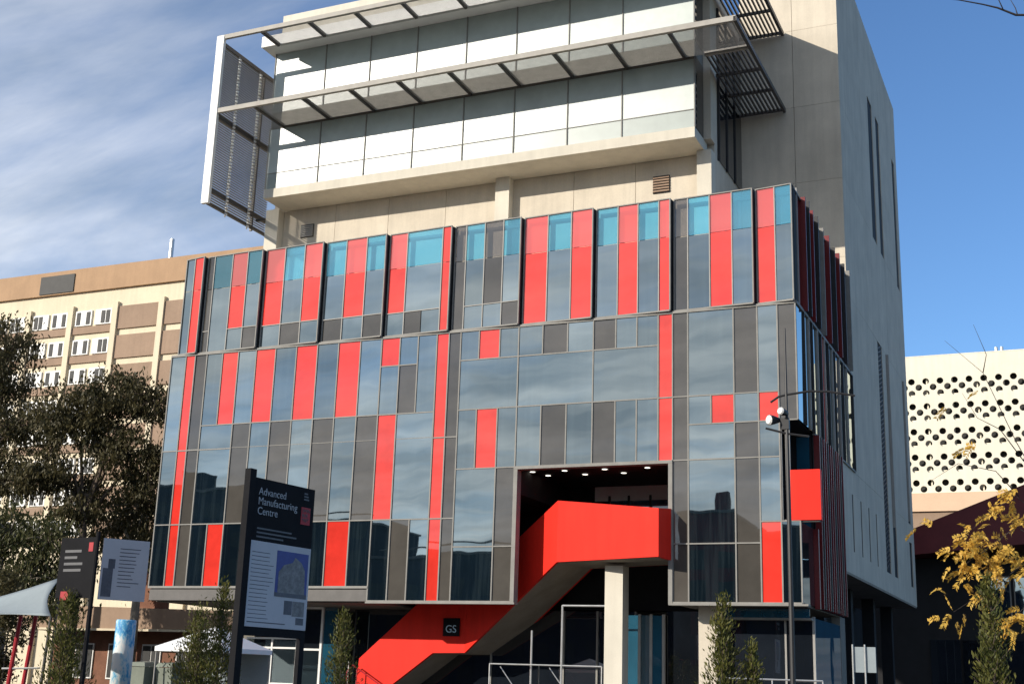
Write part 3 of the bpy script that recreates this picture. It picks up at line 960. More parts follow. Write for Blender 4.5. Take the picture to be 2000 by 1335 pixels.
for dx in (-.52, .52):
    ring((-16.6 + dx, 2.0, .47), .33, .02).build('wheel', 'black_metal', bk)
fm = MB()
for a, b in (((-.52, .35), (-.2, .95)), ((-.2, .95), (.35, .98)), ((-.1, .45), (.35, .98)), ((-.52, .35), (-.1, .45)), ((-.1, .45), (-.2, .95)), ((.52, .35), (.35, 1.1))):
    fm.tube([(-16.6 + a[0], 2, a[1] + .12), (-16.6 + b[0], 2, b[1] + .12)], .022, 6)
fm.build('frame', 'black_metal', bk)
MB().tube([(-16.3, 1.72, 1.36), (-16.22, 1.8, 1.3), (-16.22, 2.2, 1.3), (-16.3, 2.28, 1.36)], .018, 6).build('handlebar', 'black_metal', bk)
box('saddle', 'black_metal', -16.95, -16.68, 1.93, 2.07, 1.10, 1.16, bk)

# ================================================================== PROJECT SIGN
PS = thing('project_sign', (-7.75, -26, 0), 'tall black project sign reading Advanced Manufacturing Centre with pale printed lower panel', 'sign')
A_, B_ = Vector((-7.84, -26.96, 0)), Vector((-7.58, -24.66, 0))
U = (B_ - A_).normalized(); NRM = U.cross(Vector((0, 0, 1)))


def plate(name, mat, u0, u1, z0, z1, off, th, parent, A=A_, U=U, NRM=NRM):
    a = A + U * u0 + NRM * off; b = A + U * u1 + NRM * off
    q = [a, b, b - NRM * th, a - NRM * th]
    return MB().hexa([(p.x, p.y, z0) for p in q] + [(p.x, p.y, z1) for p in q]).build(name, mat, parent)


Wd = (B_ - A_).length
BD = plate('header_board', 'sign_black', 0, Wd, 4.78, 6.30, 0.0, .08, PS)
PB = plate('print_board', 'sign_print', 0, Wd, 2.73, 4.775, 0.0, .08, PS)
plate('post', 'sign_black', -.24, -.02, 0, 6.48, .05, .18, PS)
plate('post', 'sign_black', Wd - .16, Wd + .02, 0, 2.72, -.02, .12, PS)
plate('bottom_rail', 'sign_black', 0, Wd, 2.52, 2.725, -.01, .08, PS)


def on(u, z, off=.006, A=A_): return A + U * u + NRM * off + Vector((0, 0, z))


text_mesh('sign_lettering', 'Advanced\nManufacturing\nCentre', 'letter', on(.16, 5.90), U, (0, 0, 1), .262, BD, spacing=0.92)
for k in range(3):
    plate('small_print', 'letter_dim', .20, (1.5, 1.7, 1.2)[k], 5.06 - k * .1, 5.10 - k * .1, .005, .003, BD)
lg = plate('logo', 'logo_red', Wd - .50, Wd - .14, 5.36, 5.80, .008, .006, BD)
text_mesh('logo_lettering', 'SWIN\nBUR\n*NE*', 'letter_dim', on(Wd - .47, 5.67, .012), U, (0, 0, 1), .125, BD, spacing=0.95)
for k in range(3):
    plate('sign_mark', 'letter_dim', Wd - .42, Wd - .22 - .03 * k, 5.98 + k * .075, 6.02 + k * .075, .005, .003, BD)
for k in range(17):
    plate('text_line', 'print_dark', .10, .10 + .62 + .22 * random.random(), 4.50 - k * .098, 4.515 - k * .098, .004, .003, PB)
plate('text_line', 'print_dark', .10, 1.5, 2.83, 2.855, .004, .003, PB)
PI = plate('picture', 'print_sky', 1.02, 2.24, 3.50, 4.62, .005, .004, PB)
v = [(1.12, 3.62), (1.12, 4.1), (1.3, 4.28), (1.62, 4.36), (1.72, 4.50), (1.98, 4.38), (2.12, 4.2), (2.16, 3.6), (1.9, 3.55), (1.2, 3.55)]
mesh('picture_building', [on(a, b, .009) for a, b in v], [tuple(range(len(v)))[::-1]], 'print_building', PB)
plate('picture', 'print_dark', 1.02, 2.24, 3.50, 3.60, .010, .004, PB)
plate('picture', 'print_dark', 1.42, 1.72, 3.08, 3.42, .005, .004, PB)
plate('picture', 'print_building', 1.74, 2.20, 3.05, 3.42, .005, .004, PB)
plate('picture', 'print_dark', 1.9, 2.2, 2.85, 3.02, .005, .004, PB)

# second sign: two boards on one leaning-looking post
S2 = thing('banner_sign', (-13.63, -25.76, 0), 'dark banner sign with two angled boards on a black pole', 'sign')
MB().tube([(-13.63, -25.76, 0), (-13.63, -25.76, 5.2)], [.07, .055], 8).build('pole', 'sign_black', S2)
A2, B2 = Vector((-15.02, -25.62, 0)), Vector((-13.70, -25.74, 0))
U2 = (B2 - A2).normalized(); N2 = U2.cross(Vector((0, 0, 1)))
d1 = plate('dark_board', 'sign_black', 0, (B2 - A2).length, 3.45, 5.06, 0, .05, S2, A2, U2, N2)
for k, ln in enumerate((.62, .48, .7, .66)):
    plate('text_line', 'letter_dim', .20, .20 + ln, 4.66 - k * .17, 4.73 - k * .17, .006, .004, d1, A2, U2, N2)
plate('logo', 'logo_red', 1.08, 1.24, 4.68, 4.92, .006, .004, d1, A2, U2, N2)
plate('logo', 'logo_red', .2, .5, 3.38, 3.62, .006, .004, d1, A2, U2, N2)
A3, B3 = Vector((-13.50, -25.66, 0)), Vector((-13.03, -24.95, 0))
U3 = (B3 - A3).normalized(); N3 = U3.cross(Vector((0, 0, 1)))
d2 = plate('pale_board', 'sign_print', 0, 1.25, 3.42, 5.04, 0, .05, S2, A3, U3, N3)
plate('picture', 'print_dark', .05, .32, 3.50, 4.25, .006, .004, d2, A3, U3, N3)
plate('picture', 'print_dark', .18, .36, 4.25, 4.5, .006, .004, d2, A3, U3, N3)
for k in range(11):
    plate('text_line', 'print_dark', .46, .80 + .25 * random.random(), 4.78 - k * .1, 4.80 - k * .1, .006, .004, d2, A3, U3, N3)

# ================================================================== STREET LAMP
LP = thing('street_lamp', (3.73, -19.89, 0), 'tall black lamp pole with curved double arm and white spotlights before the building corner', 'street lamp')
lx, ly = 3.73, -19.89
MB().tube([(lx, ly, 0), (lx, ly, 6), (lx, ly, 11.0)], [.075, .06, .022], 9).build('pole', 'black_metal', LP)
am = MB()
am.tube([(lx - .42, ly, 9.00), (lx - .2, ly, 9.14), (lx, ly, 9.18), (lx + .6, ly + .05, 9.25), (lx + 1.1, ly + .1, 9.22), (lx + 1.75, ly + .15, 9.08)], .03, 6)
am.build('curved_arm', 'black_metal', LP)
MB().tube([(lx - .55, ly - .05, 8.30), (lx, ly, 8.14), (lx + .55, ly + .05, 8.05)], .03, 6).build('curved_arm', 'black_metal', LP)


def spot(c, d, r, ln):
    c = Vector(c); d = Vector(d).normalized()
    sp = MB().tube([c - d * ln, c - d * ln * .4, c, c + d * .02], [r * .45, r * .85, r, r * 1.02], 10).build('spotlight', 'black_metal', LP)
    MB().tube([c + d * .02, c + d * .06], [r * .95, r * .7], 10).build('lens', 'white_paint', sp)


spot((lx - .10, ly - .22, 8.70), (-.4, -1, .1), .11, .28)
spot((lx - .40, ly - .22, 8.48), (-.7, -.8, -.1), .14, .30)
MB().box(lx - .16, lx + .06, ly - .06, ly + .06, 8.25, 8.55).build('control_box', 'black_metal', LP)

# small white notice board on two steel posts
nb = thing('notice_board', (3.2, -5.5, 0), 'pale grey notice board on two thin steel posts beside the dark undercroft', 'sign')
box('board', 'canvas_grey', 2.86, 3.62, -5.56, -5.50, 2.35, 3.22, nb)
for x in (2.84, 3.26): MB().tube([(x, -5.62, 0), (x, -5.62, 3.3)], .03, 6).build('post', 'rail_steel', nb)

# ================================================================== LEFT FOREGROUND
pc = MB().tube([(-17.07, -20.23, 0), (-17.07, -20.23, 3.1), (-17.07, -20.23, 3.14)], [.31, .31, .295], 24).build('painted_pillar', 'mural', None, True)
for pl in pc.data.polygons: pl.use_smooth = len(pl.vertices) == 4
tag(pc, 'round pillar painted in blue and white splashes', 'pillar')

# shade sail on two red posts
A = [Vector(q) for q in ((-14.96, -25.74, 2.95), (-16.49, -23.93, 4.12), (-20.9, -23.2, 3.35), (-18.4, -25.6, 2.93))]
v, f = [], []
n = 12
for i in range(n + 1):
    for j in range(n + 1):
        a, b = i / n, j / n
        p_ = (A[0] * (1 - a) + A[1] * a) * (1 - b) + (A[3] * (1 - a) + A[2] * a) * b
        cen = (A[0] + A[1] + A[2] + A[3]) / 4
        pull = 0.16 * (4 * a * (1 - a) * (1 - 4 * b * (1 - b)) + 4 * b * (1 - b) * (1 - 4 * a * (1 - a)))
        p_ = p_ + (cen - p_) * max(0, pull)
        v.append(p_ + Vector((0, 0, -.12 * 16 * a * (1 - a) * b * (1 - b))))
for i in range(n):
    for j in range(n):
        k = i * (n + 1) + j
        f.append((k, k + 1, k + n + 2, k + n + 1))
sl_ = thing('shade_sail', (-17.5, -24.5, 0), 'grey fabric shade sail stretched over red steel posts', 'canopy')
sf = mesh('fabric', v, f, 'canvas_grey', sl_, True)
md = sf.modifiers.new('thickness', 'SOLIDIFY'); md.thickness = 0.02
for (x, y) in ((-17.64, -24.1), (-17.22, -23.95)):
    MB().tube([(x - .35, y + .1, 0), (x, y, 3.05)], .06, 8).build('post', 'post_red', sl_)
MB().tube([(-15.1, -25.7, 0), (-14.96, -25.74, 2.95)], .04, 8).build('post', 'steel_dark', sl_)
MB().tube([(-16.5, -23.9, 0), (-16.49, -23.93, 4.12)], .04, 8).build('post', 'steel_dark', sl_)
MB().tube([(-18.1, -24.1, 1.55), (-16.9, -23.9, 1.6)], .03, 6).build('cross_rail', 'rail_steel', sl_)

# white marquee
mq = thing('marquee', (-18.4, -13.6, 0), 'small white peaked marquee tent between the bushes', 'tent')
x0, x1, y0, y1, ze, zp = -19.95, -17.0, -15.2, -12.2, 2.47, 3.25
cxm, cym = (x0 + x1) / 2, (y0 + y1) / 2
mesh('roof', [(x0, y0, ze), (x1, y0, ze), (x1, y1, ze), (x0, y1, ze), (cxm, cym, zp), (x0, y0, ze - .16), (x1, y0, ze - .16), (x1, y1, ze - .16), (x0, y1, ze - .16)],
     [(0, 1, 4), (1, 2, 4), (2, 3, 4), (3, 0, 4), (5, 6, 1, 0), (6, 7, 2, 1), (7, 8, 3, 2), (8, 5, 0, 3)], 'canvas_white', mq)
for x in (x0 + .05, x1 - .05):
    for y in (y0 + .05, y1 - .05): MB().tube([(x, y, 0), (x, y, ze)], .03, 6).build('leg', 'mullion_light', mq)
box('back_curtain', 'canvas_grey', x0 + .1, x1 - .1, y1 - .06, y1 - .03, .05, ze - .16, mq)
for i, (x, y) in enumerate(((-20.6, -14.9), (-19.7, -14.5))):
    b_ = thing('wheelie_bin', (x, y, 0), ('grey green rubbish bin beside the painted pillar', 'grey green rubbish bin at the foot of the marquee')[i], 'bin', 'rubbish bins')
    MB().hexa([(x - .28, y - .3, .1), (x + .28, y - .3, .1), (x + .28, y + .3, .1), (x - .28, y + .3, .1),
               (x - .36, y - .38, 1.75), (x + .36, y - .38, 1.75), (x + .36, y + .38, 1.75), (x - .36, y + .38, 1.75)]).build('body', 'bin_green', b_)
    MB().hexa([(x - .39, y - .42, 1.76), (x + .39, y - .42, 1.76), (x + .39, y + .40, 1.76), (x - .39, y + .40, 1.76),
               (x - .30, y - .34, 1.90), (x + .30, y - .34, 1.90), (x + .30, y + .34, 1.94), (x - .30, y + .34, 1.94)]).build('lid', 'bin_green', b_)
    for dx in (-.25, .25): MB().tube([(x + dx - .04, y + .28, .11), (x + dx + .04, y + .28, .11)], .11, 10).build('wheel', 'black_metal', b_)

# low brick building with a flat brown roof edge
LB = thing('brick_pavilion', (-42, 14, 0), 'low red brick building with brown roof edge and chimney', 'building')
box('wall', 'old_brick', -52, -34.2, 14, 22, 0, 4.1, LB)
rf = MB().hexa([(-53, 11.6, 3.95), (-33.9, 11.6, 4.15), (-33.9, 23, 4.15), (-53, 23, 3.95), (-53, 11.6, 5.5), (-33.9, 11.6, 5.15), (-33.9, 23, 5.6), (-53, 23, 5.6)]).build('roof', 'brown_panel', LB)
box('roof_trim', 'cream', -53.1, -33.8, 11.45, 11.6, 3.92, 4.05, rf)
box('chimney', 'old_brick', -44.6, -43.2, 13, 14.4, 5.2, 8.0, rf)
box('chimney_cap', 'cream', -44.9, -42.9, 12.7, 14.7, 8.0, 9.9, rf)
for k in range(6):
    wx = -50 + k * 2.7
    wn = box('window', 'white_paint', wx, wx + 1.5, 13.9, 14.02, 1.0, 3.2, LB)
    box('pane', 'window_dark', wx + .1, wx + .7, 13.86, 13.92, 1.1, 3.1, wn)
    box('pane', 'window_dark', wx + .8, wx + 1.4, 13.86, 13.92, 1.1, 3.1, wn)

# ================================================================== TAN BUILDING, far left
TB = thing('tan_office_building', (-80, 48, 0), 'cream and brown banded office building with rows of white windows', 'building')
box('wall', 'cream', -118, -50, 40.3, 60, 0, 37.5, TB)
RFT = box('parapet', 'brick_orange', -118.2, -49.8, 40.0, 60.2, 37.42, 39.85, TB)
box('vent_grille', 'window_dark', -83.55, -79.2, 39.9, 40.0, 37.55, 39.4, RFT)
pil = [-84.67 - 5.5 * k for k in range(5, 0, -1)] + [-84.67, -79.2, -73.65, -68.08, -62.5, -57.0]
for x in pil: box('pilaster', 'cream', x - .32, x + .32, 39.95, 40.3, 0, 36.0, TB)
for fl in range(8):
    zt_ = 35.55 - fl * 2.93
    for k in range(len(pil) - 1):
        xa, xb = pil[k] + .32, pil[k + 1] - .32
        if xa > -73.7:
            box('brown_panel', 'brown_panel', xa, xb, 40.12, 40.3, zt_ - 2.28, zt_, TB)
        else:
            box('brown_panel', 'brown_panel', xa, xb, 40.12, 40.3, zt_ - 2.45, zt_ - 1.75, TB)
            for q in range(2):
                wa = xa + .25 + q * ((xb - xa) / 2)
                wb = wa + (xb - xa) / 2 - .45
                wn = box('window', 'white_paint', wa, wb, 40.14, 40.3, zt_ - 1.62, zt_ - .1, TB)
                sp_ = (wb - wa - .2) / 3
                for s_ in range(3):
                    if (s_ + q + k) % 4 != 3:
                        box('pane', 'window_dark', wa + .1 + s_ * sp_ + .08, wa + .1 + (s_ + 1) * sp_ - .08, 40.09, 40.16, zt_ - 1.5, zt_ - .25, wn)
stk = MB().tube([(-70.1, 43, 39.8), (-70.1, 43, 43.0)], .22, 10).build('flue', 'rail_steel', RFT)

# ================================================================== PERFORATED BUILDING, far right
PF = thing('perforated_building', (2, 102, 0), 'white building with rows of round holes in its upper wall', 'building')
Yp = 95.0
sx = 0.775; rr = 0.368; zb_, zt_ = 23.3, 38.85
v, f = [], []
n = 16
x_start = -14.0
rowz = [35.98 - 2.89 * k for k in range(5)]
for j in range(42):
    xa = x_start + (j - .5) * sx; xb = xa + sx; xc = (xa + xb) / 2
    odd = j % 2
    hz_ = sorted([z - .69 for z in rowz] if odd else [z for z in rowz] + [z - 1.38 for z in rowz])
    hz_ = [z for z in hz_ if z - sx / 2 > zb_]
    zc = zb_
    for z in hz_ + [None]:
        top = zt_ if z is None else z - sx / 2
        if top > zc + 1e-4:
            b = len(v)
            v += [(xa, Yp, zc), (xb, Yp, zc), (xb, Yp, top), (xa, Yp, top)]
            f.append((b, b + 1, b + 2, b + 3))
        if z is None: break
        b = len(v)
        for k in range(n):
            a = 2 * math.pi * k / n
            c_, s_ = math.cos(a), math.sin(a)
            q = (sx / 2) / max(abs(c_), abs(s_))
            v += [(xc + q * c_, Yp, z + q * s_), (xc + rr * c_, Yp, z + rr * s_), (xc + rr * c_, Yp + .22, z + rr * s_)]
        for k in range(n):
            k2 = (k + 1) % n
            f.append((b + 3 * k, b + 3 * k2, b + 3 * k2 + 1, b + 3 * k + 1))
            f.append((b + 3 * k + 1, b + 3 * k2 + 1, b + 3 * k2 + 2, b + 3 * k + 2))
        zc = z + sx / 2
PS_ = mesh('perforated_screen', v, f, 'screen_white', PF)
xr = x_start + 41.5 * sx
box('wall', 'window_dark', x_start, xr - .2, Yp + .9, Yp + 14, 0, 38.6, PF)
box('coping', 'screen_white', x_start - .4, xr, Yp - .02, Yp + 14.2, zt_, zt_ + .12, PF)
for k in range(12):      # pale struts behind the screen show in some of the holes
    box('strut', 'screen_white', x_start + 1.2 + k * 2.7, x_start + 1.35 + k * 2.7, Yp + .4, Yp + .6, 23.4, 38.6, PF)
for z in (26.2, 29.05, 31.95, 34.85):
    box('floor_edge', 'screen_white', x_start, xr - .2, Yp + .3, Yp + .5, z - 1.0, z - .35, PF)
box('fascia', 'fascia_pink', x_start, xr, Yp - .6, Yp + .85, 21.2, 23.22, PF)
box('lower_wall', 'brown_panel', x_start, xr, Yp - .3, Yp + .8, 0, 21.15, PF)
for x in (2.7, 3.3): MB().tube([(x, Yp + 6, 38.6), (x, Yp + 6, 40.9)], .18, 8).build('flue', 'rail_steel', PF)

# ================================================================== MAROON-ROOFED HALL
HL = thing('maroon_roof_hall', (5, 52, 0), 'dark hall with sloping maroon roof edge behind the yellow tree', 'building')
mesh('roof', [(-4.6, 50, 11.75), (14, 50, 13.4), (14, 50, 20.0), (-4.6, 50, 12.8), (-4.6, 66, 11.75), (14, 66, 13.4), (14, 66, 20.0), (-4.6, 66, 12.8)],
     [(0, 1, 2, 3), (7, 6, 5, 4), (3, 2, 6, 7), (0, 4, 5, 1), (1, 5, 6, 2), (0, 3, 7, 4)], 'maroon', HL)
box('wall', 'core', -14, 14, 53, 65, 0, 12.0, HL)
for k in range(5):
    wn = box('window', 'mullion', 3.4 + k * 1.9, 5.1 + k * 1.9, 52.9, 53.02, 7.4, 10.6, HL)
    box('pane', 'glass', 3.5 + k * 1.9, 5.0 + k * 1.9, 52.85, 52.92, 7.5, 10.5, wn)
for k in range(6): box('lower_pane', 'glass_dark', -1.0 + k * 2.4, 1.2 + k * 2.4, 52.86, 52.98, .2, 5.8, HL)

# ================================================================== BUILDINGS BEHIND THE CAMERA (seen in the glass)
for (nm, x0, x1, y0, h, mt, lb) in (
        ('opposite_tower', -126, -109, -112, 29.5, 'opposite_wall', 'tall dark block across the street reflected in the left glass panes'),
        ('opposite_office', -107, -86, -113, 24.0, 'opposite_wall', 'mid-height dark office across the street with roof railing'),
        ('opposite_terrace', -84, -40, -110, 18.8, 'opposite_wall', 'long low dark building across the street under the reflected skyline'),
        ('opposite_red_house', -38.5, -31, -110, 23.4, 'opposite_red', 'dark red brick house across the street with a chimney'),
        ('opposite_block', -30.5, -2, -111, 21.5, 'opposite_wall', 'dark block across the street reflected beside the corner')):
    ob = thing(nm, ((x0 + x1) / 2, y0 - 5, 0), lb, 'building')
    wl = box('wall', mt, x0, x1, y0 - 14, y0, 0, h, ob)
    rfo = box('roof', 'steel_dark', x0 - .3, x1 + .3, y0 - 14.3, y0 + .3, h, h + .35, ob)
    nx = max(2, int((x1 - x0) / 4)); nz_ = int(h / 4)
    for a in range(nx):
        for b in range(nz_):
            xa = x0 + (a + .2) * (x1 - x0) / nx
            box('window', 'core', xa, xa + .6 * (x1 - x0) / nx, y0, y0 + .06, 1.2 + b * 4, 3.4 + b * 4, wl)
    if nm == 'opposite_tower':
        MB().tube([(-122, y0 - 5, h), (-122, y0 - 5, h + 3.2)], 2.2, 14).build('water_tank', 'opposite_wall', rfo)
    if nm in ('opposite_red_house', 'opposite_block'):
        box('chimney', mt, x1 - 3, x1 - 1.2, y0 - 4, y0 - 2, h, h + 2.6, rfo)
    if nm in ('opposite_terrace', 'opposite_office'):
        MB().tube([(x0 + 1, y0 - 1, h + 1.4), (x1 - 1, y0 - 1, h + 1.4)], .12, 6).build('roof_rail', 'steel_dark', rfo)

# ================================================================== TREES
def gum_tree(base, height, crowns, label, mat='gum_leaf', nleaf=9000, bark='bark', lean=(0, 0)):
    t_ = thing('gum_tree', base, label, 'tree', 'trees left of the building')
    bx, by, _ = base
    tk = MB()
    top = Vector((bx + lean[0], by + lean[1], height * .62))
    tk.tube([(bx, by, 0), (bx + lean[0] * .3, by + lean[1] * .3, height * .25), tuple(top)], [.36, .29, .17], 8)
    P, W_ = [], []
    tot = sum(c[3] * c[4] * c[5] for c in crowns)
    for (cx_, cy_, cz_, rx_, ry_, rz_) in crowns:
        mid = top.lerp(Vector((cx_, cy_, cz_)), .5) + Vector((random.uniform(-.5, .5), random.uniform(-.5, .5), .4))
        tk.tube([tuple(top - Vector((0, 0, random.uniform(.2, 2.5)))), tuple(mid), (cx_, cy_, cz_)], [.14, .09, .03], 6)
        ncl = max(10, int(26 * (rx_ * ry_ * rz_) ** .5 / 2.2))
        for _ in range(ncl):
            d = np.array(rand_dirs(1)[0]) * (RNG.random() ** .45)
            c = np.array([cx_, cy_, cz_]) + d * np.array([rx_, ry_, rz_])
            tk.tube([(cx_, cy_, cz_), tuple((c + np.array([cx_, cy_, cz_])) / 2 + [0, 0, .2]), tuple(c)], [.04, .03, .012], 4)
            nn = int(nleaf * (rx_ * ry_ * rz_) / tot / ncl)
            sg = np.array([.50, .50, .36]) * RNG.uniform(.55, 1.05)
            P.append(c + RNG.normal(size=(nn, 3)) * sg)
    P = np.concatenate(P)
    n_ = len(P)
    U_ = rand_dirs(n_) * .5 + np.array([0, 0, -.75])
    U_ /= np.linalg.norm(U_, axis=1)[:, None]
    W2 = np.cross(U_, rand_dirs(n_))
    W2 /= np.linalg.norm(W2, axis=1)[:, None] + 1e-6
    s_ = RNG.uniform(.6, 1.25, n_)[:, None]
    tk.build('trunk', bark, t_, True)
    leaf_cloud('crown', P, U_ * .14 * s_, W2 * .060 * s_, mat, t_)
    return t_


gum_tree((-51, 5.5, 0), 22, [(-50.6, 5.6, 20.6, 2.0, 2.0, 2.4), (-51.0, 5.6, 18.4, 2.4, 2.2, 2.2), (-49.6, 5.6, 15.5, 2.2, 2.2, 2.2), (-53.5, 5.2, 15.6, 2.6, 2.4, 2.8), (-50.0, 6.2, 12.6, 2.0, 2.0, 1.6), (-52.5, 5.4, 11.5, 2.6, 2.0, 2.0)],
         'tall dark gum tree farthest from the striped building', nleaf=20000)
gum_tree((-44.2, 7.0, 0), 19, [(-45.6, 6.0, 16.2, 2.5, 2.2, 1.9), (-43.2, 6.8, 17.2, 2.6, 2.2, 1.9), (-40.5, 7.5, 17.3, 2.0, 1.8, 1.5), (-46.8, 6.0, 13.2, 2.2, 2, 1.8), (-42.6, 7.2, 14.2, 2.6, 2.0, 1.7),
                               (-44.8, 6.8, 11.6, 2.4, 2, 1.8), (-40.6, 8.0, 13.2, 1.6, 1.6, 1.6)],
         'broad rounded gum tree beside the left edge of the striped building', nleaf=23000)
gum_tree((-42.6, 10.5, 0), 14, [(-45.2, 11.4, 10.4, 2.4, 2, 2.0), (-42.2, 10, 11.2, 2.2, 2, 2.0), (-40.6, 10.2, 9.4, 1.6, 1.6, 2.0), (-43.5, 10.8, 8.0, 2.4, 2, 1.6)],
         'smaller gum tree with pale bare limbs below the broad crown', nleaf=10000, bark='bark_pale')
gum_tree((-43.6, 1.0, 0), 10, [(-43.5, .6, 8.6, 2.0, 1.8, 1.6), (-41.4, 1.4, 8.2, 1.8, 1.8, 1.4), (-45.6, 0.4, 8.0, 2.2, 2, 1.9), (-42.4, 1.2, 6.2, 2.2, 2, 1.4), (-45, .6, 5.6, 2.2, 2, 1.5), (-40.2, 2.4, 6.8, 1.3, 1.4, 1.2), (-47.5, 1.2, 9.2, 2.4, 2, 1.8), (-47.6, 0.8, 6.0, 2.4, 2, 2.0), (-41.0, 2.0, 5.0, 1.8, 1.6, 1.2)],
         'low green gum tree above the shade sail', 'gum_leaf_green', nleaf=22000, bark='bark_pale')


def hedge(x0, x1, y, h, label, n):
    t_ = thing('hedge', ((x0 + x1) / 2, y, 0), label, 'hedge')
    st = MB()
    k_ = int((x1 - x0) / .8)
    P = []
    for k in range(k_):
        bx = x0 + (k + .5) * .8
        hh = h * RNG.uniform(.72, 1.08)
        st.tube([(bx, y, 0), (bx + RNG.uniform(-.2, .2), y, hh * .8)], [.05, .02], 5)
        for _ in range(9):
            c = np.array([bx, y, hh * RNG.uniform(.12, .9)]) + RNG.normal(size=3) * [.4, .45, .2]
            P.append(c + RNG.normal(size=(n // (9 * k_), 3)) * [.34, .34, .30])
    P = np.concatenate(P)
    U_ = rand_dirs(len(P)); W2 = np.cross(U_, rand_dirs(len(P)))
    st.build('stems', 'bark', t_)
    leaf_cloud('foliage', P, U_ * .11, W2 * .06, 'gum_leaf', t_)


hedge(-64, -39.0, -2.5, 5.8, 'tall dark hedge behind the shade sail and gum trees', 80000)


def conifer(base, h, r, label, n=3800, sz=1.0):
    t_ = thing('conifer_shrub', base, label, 'shrub', 'young conifers in the forecourt')
    bx, by, _ = base
    st = MB().tube([(bx, by, 0), (bx, by, h * .5), (bx + .03, by, h * .97)], [.05, .035, .008], 6)
    nb_ = int(90)
    P, D = [], []
    for k in range(nb_):
        q = (k + .5) / nb_
        z = h * (.04 + .93 * q)
        rr_ = r * (1 - q) ** .55 * (1.0 if q > .12 else .55 + q * 3.7) * RNG.uniform(.45, 1.25)
        a = k * 2.399 + RNG.uniform(-.4, .4)
        e = np.array([bx + rr_ * math.cos(a), by + rr_ * math.sin(a), z + rr_ * 1.0])
        s0 = np.array([bx, by, z])
        st.tube([tuple(s0), tuple((s0 + e) / 2 + [0, 0, -.05 * r]), tuple(e)], [.014, .010, .004], 4)
        m_ = max(6, int(n / nb_ * (1.45 - q)))
        tpar = RNG.random(m_) ** .6
        pts = s0 + (e - s0) * tpar[:, None] + RNG.normal(size=(m_, 3)) * np.array([.055, .055, .09]) * (r / .5)
        P.append(pts); D.append(np.tile((e - s0) / (np.linalg.norm(e - s0) + 1e-6), (m_, 1)))
    P = np.concatenate(P); D = np.concatenate(D)
    U_ = D * .7 + rand_dirs(len(P)) * .6 + np.array([0, 0, .5])
    U_ /= np.linalg.norm(U_, axis=1)[:, None]
    W2 = np.cross(U_, rand_dirs(len(P)))
    W2 /= np.linalg.norm(W2, axis=1)[:, None] + 1e-6
    s_ = RNG.uniform(.6, 1.3, len(P))[:, None] * sz
    st.build('stem', 'bark', t_)
    leaf_cloud('foliage', P, U_ * .060 * s_, W2 * .018 * s_, 'conifer_leaf', t_)


conifer((-11.77, -22.5, 0), 4.15, .60, 'tall narrow conifer beside the project sign')
conifer((-13.67, -21.01, 0), 3.5, .85, 'bushy conifer in front of the white marquee')
conifer((-12.7, -22.2, 0), 2.9, .75, 'low conifer between the marquee and the tall narrow one', 2600)
conifer((-10.82, -17.49, 0), 3.65, .66, 'conifer at the foot of the red stair')
conifer((2.72, -22.78, 0), 3.78, .60, 'conifer before the pale column under the building corner', 4600)
conifer((3.35, -22.5, 0), 2.75, .46, 'short conifer close against its taller neighbour by the lamp pole', 2600)
conifer((8.92, -26.82, 0), 3.95, .50, 'conifer below the yellow leaved tree', 5200, .85)
conifer((-14.29, -25.82, 0), 3.55, .72, 'dark conifer behind the banner sign pole', 4200)

# autumn tree on the right
yt = thing('autumn_tree', (10.3, -24.0, 0), 'autumn tree with drooping yellow leaf clusters and thin bare twigs', 'tree')
br = MB()
br.tube([(10.3, -24.0, 0), (10.25, -24.2, 2.0), (10.05, -24.7, 4.2), (9.75, -25.1, 6.2)], [.12, .10, .07, .04], 8)
limbs = [[(9.75, -25.1, 6.2), (9.52, -25.3, 6.7), (9.02, -26.0, 8.0), (8.36, -26.5, 8.6)],
         [(9.64, -25.2, 6.3), (9.25, -25.6, 6.9), (8.85, -25.9, 7.1), (8.6, -26, 7.6)],
         [(9.9, -24.9, 5.2), (9.45, -25.1, 5.6), (8.95, -25.2, 5.3), (8.40, -25.3, 4.75)],
         [(10.0, -24.8, 4.6), (9.4, -25.0, 5.0), (8.75, -25.1, 4.5), (8.2, -25.2, 4.1)],
         [(10.05, -24.7, 4.2), (9.5, -24.8, 4.3), (9.0, -24.8, 3.9), (8.1, -25.0, 3.3)],
         [(9.5, -25.1, 5.6), (9.1, -25.3, 6.1), (8.4, -25.5, 6.25), (7.9, -25.7, 5.9)],
         [(10.1, -24.6, 3.9), (9.6, -24.6, 3.6), (9.1, -24.5, 3.1)],
         [(9.02, -26.0, 8.0), (9.1, -25.9, 8.4), (8.9, -26.1, 9.0)]]
for lb in limbs:
    br.tube(lb, list(np.linspace(.012, .003, len(lb))), 5)
br.build('trunk', 'bark_dark', yt, True)
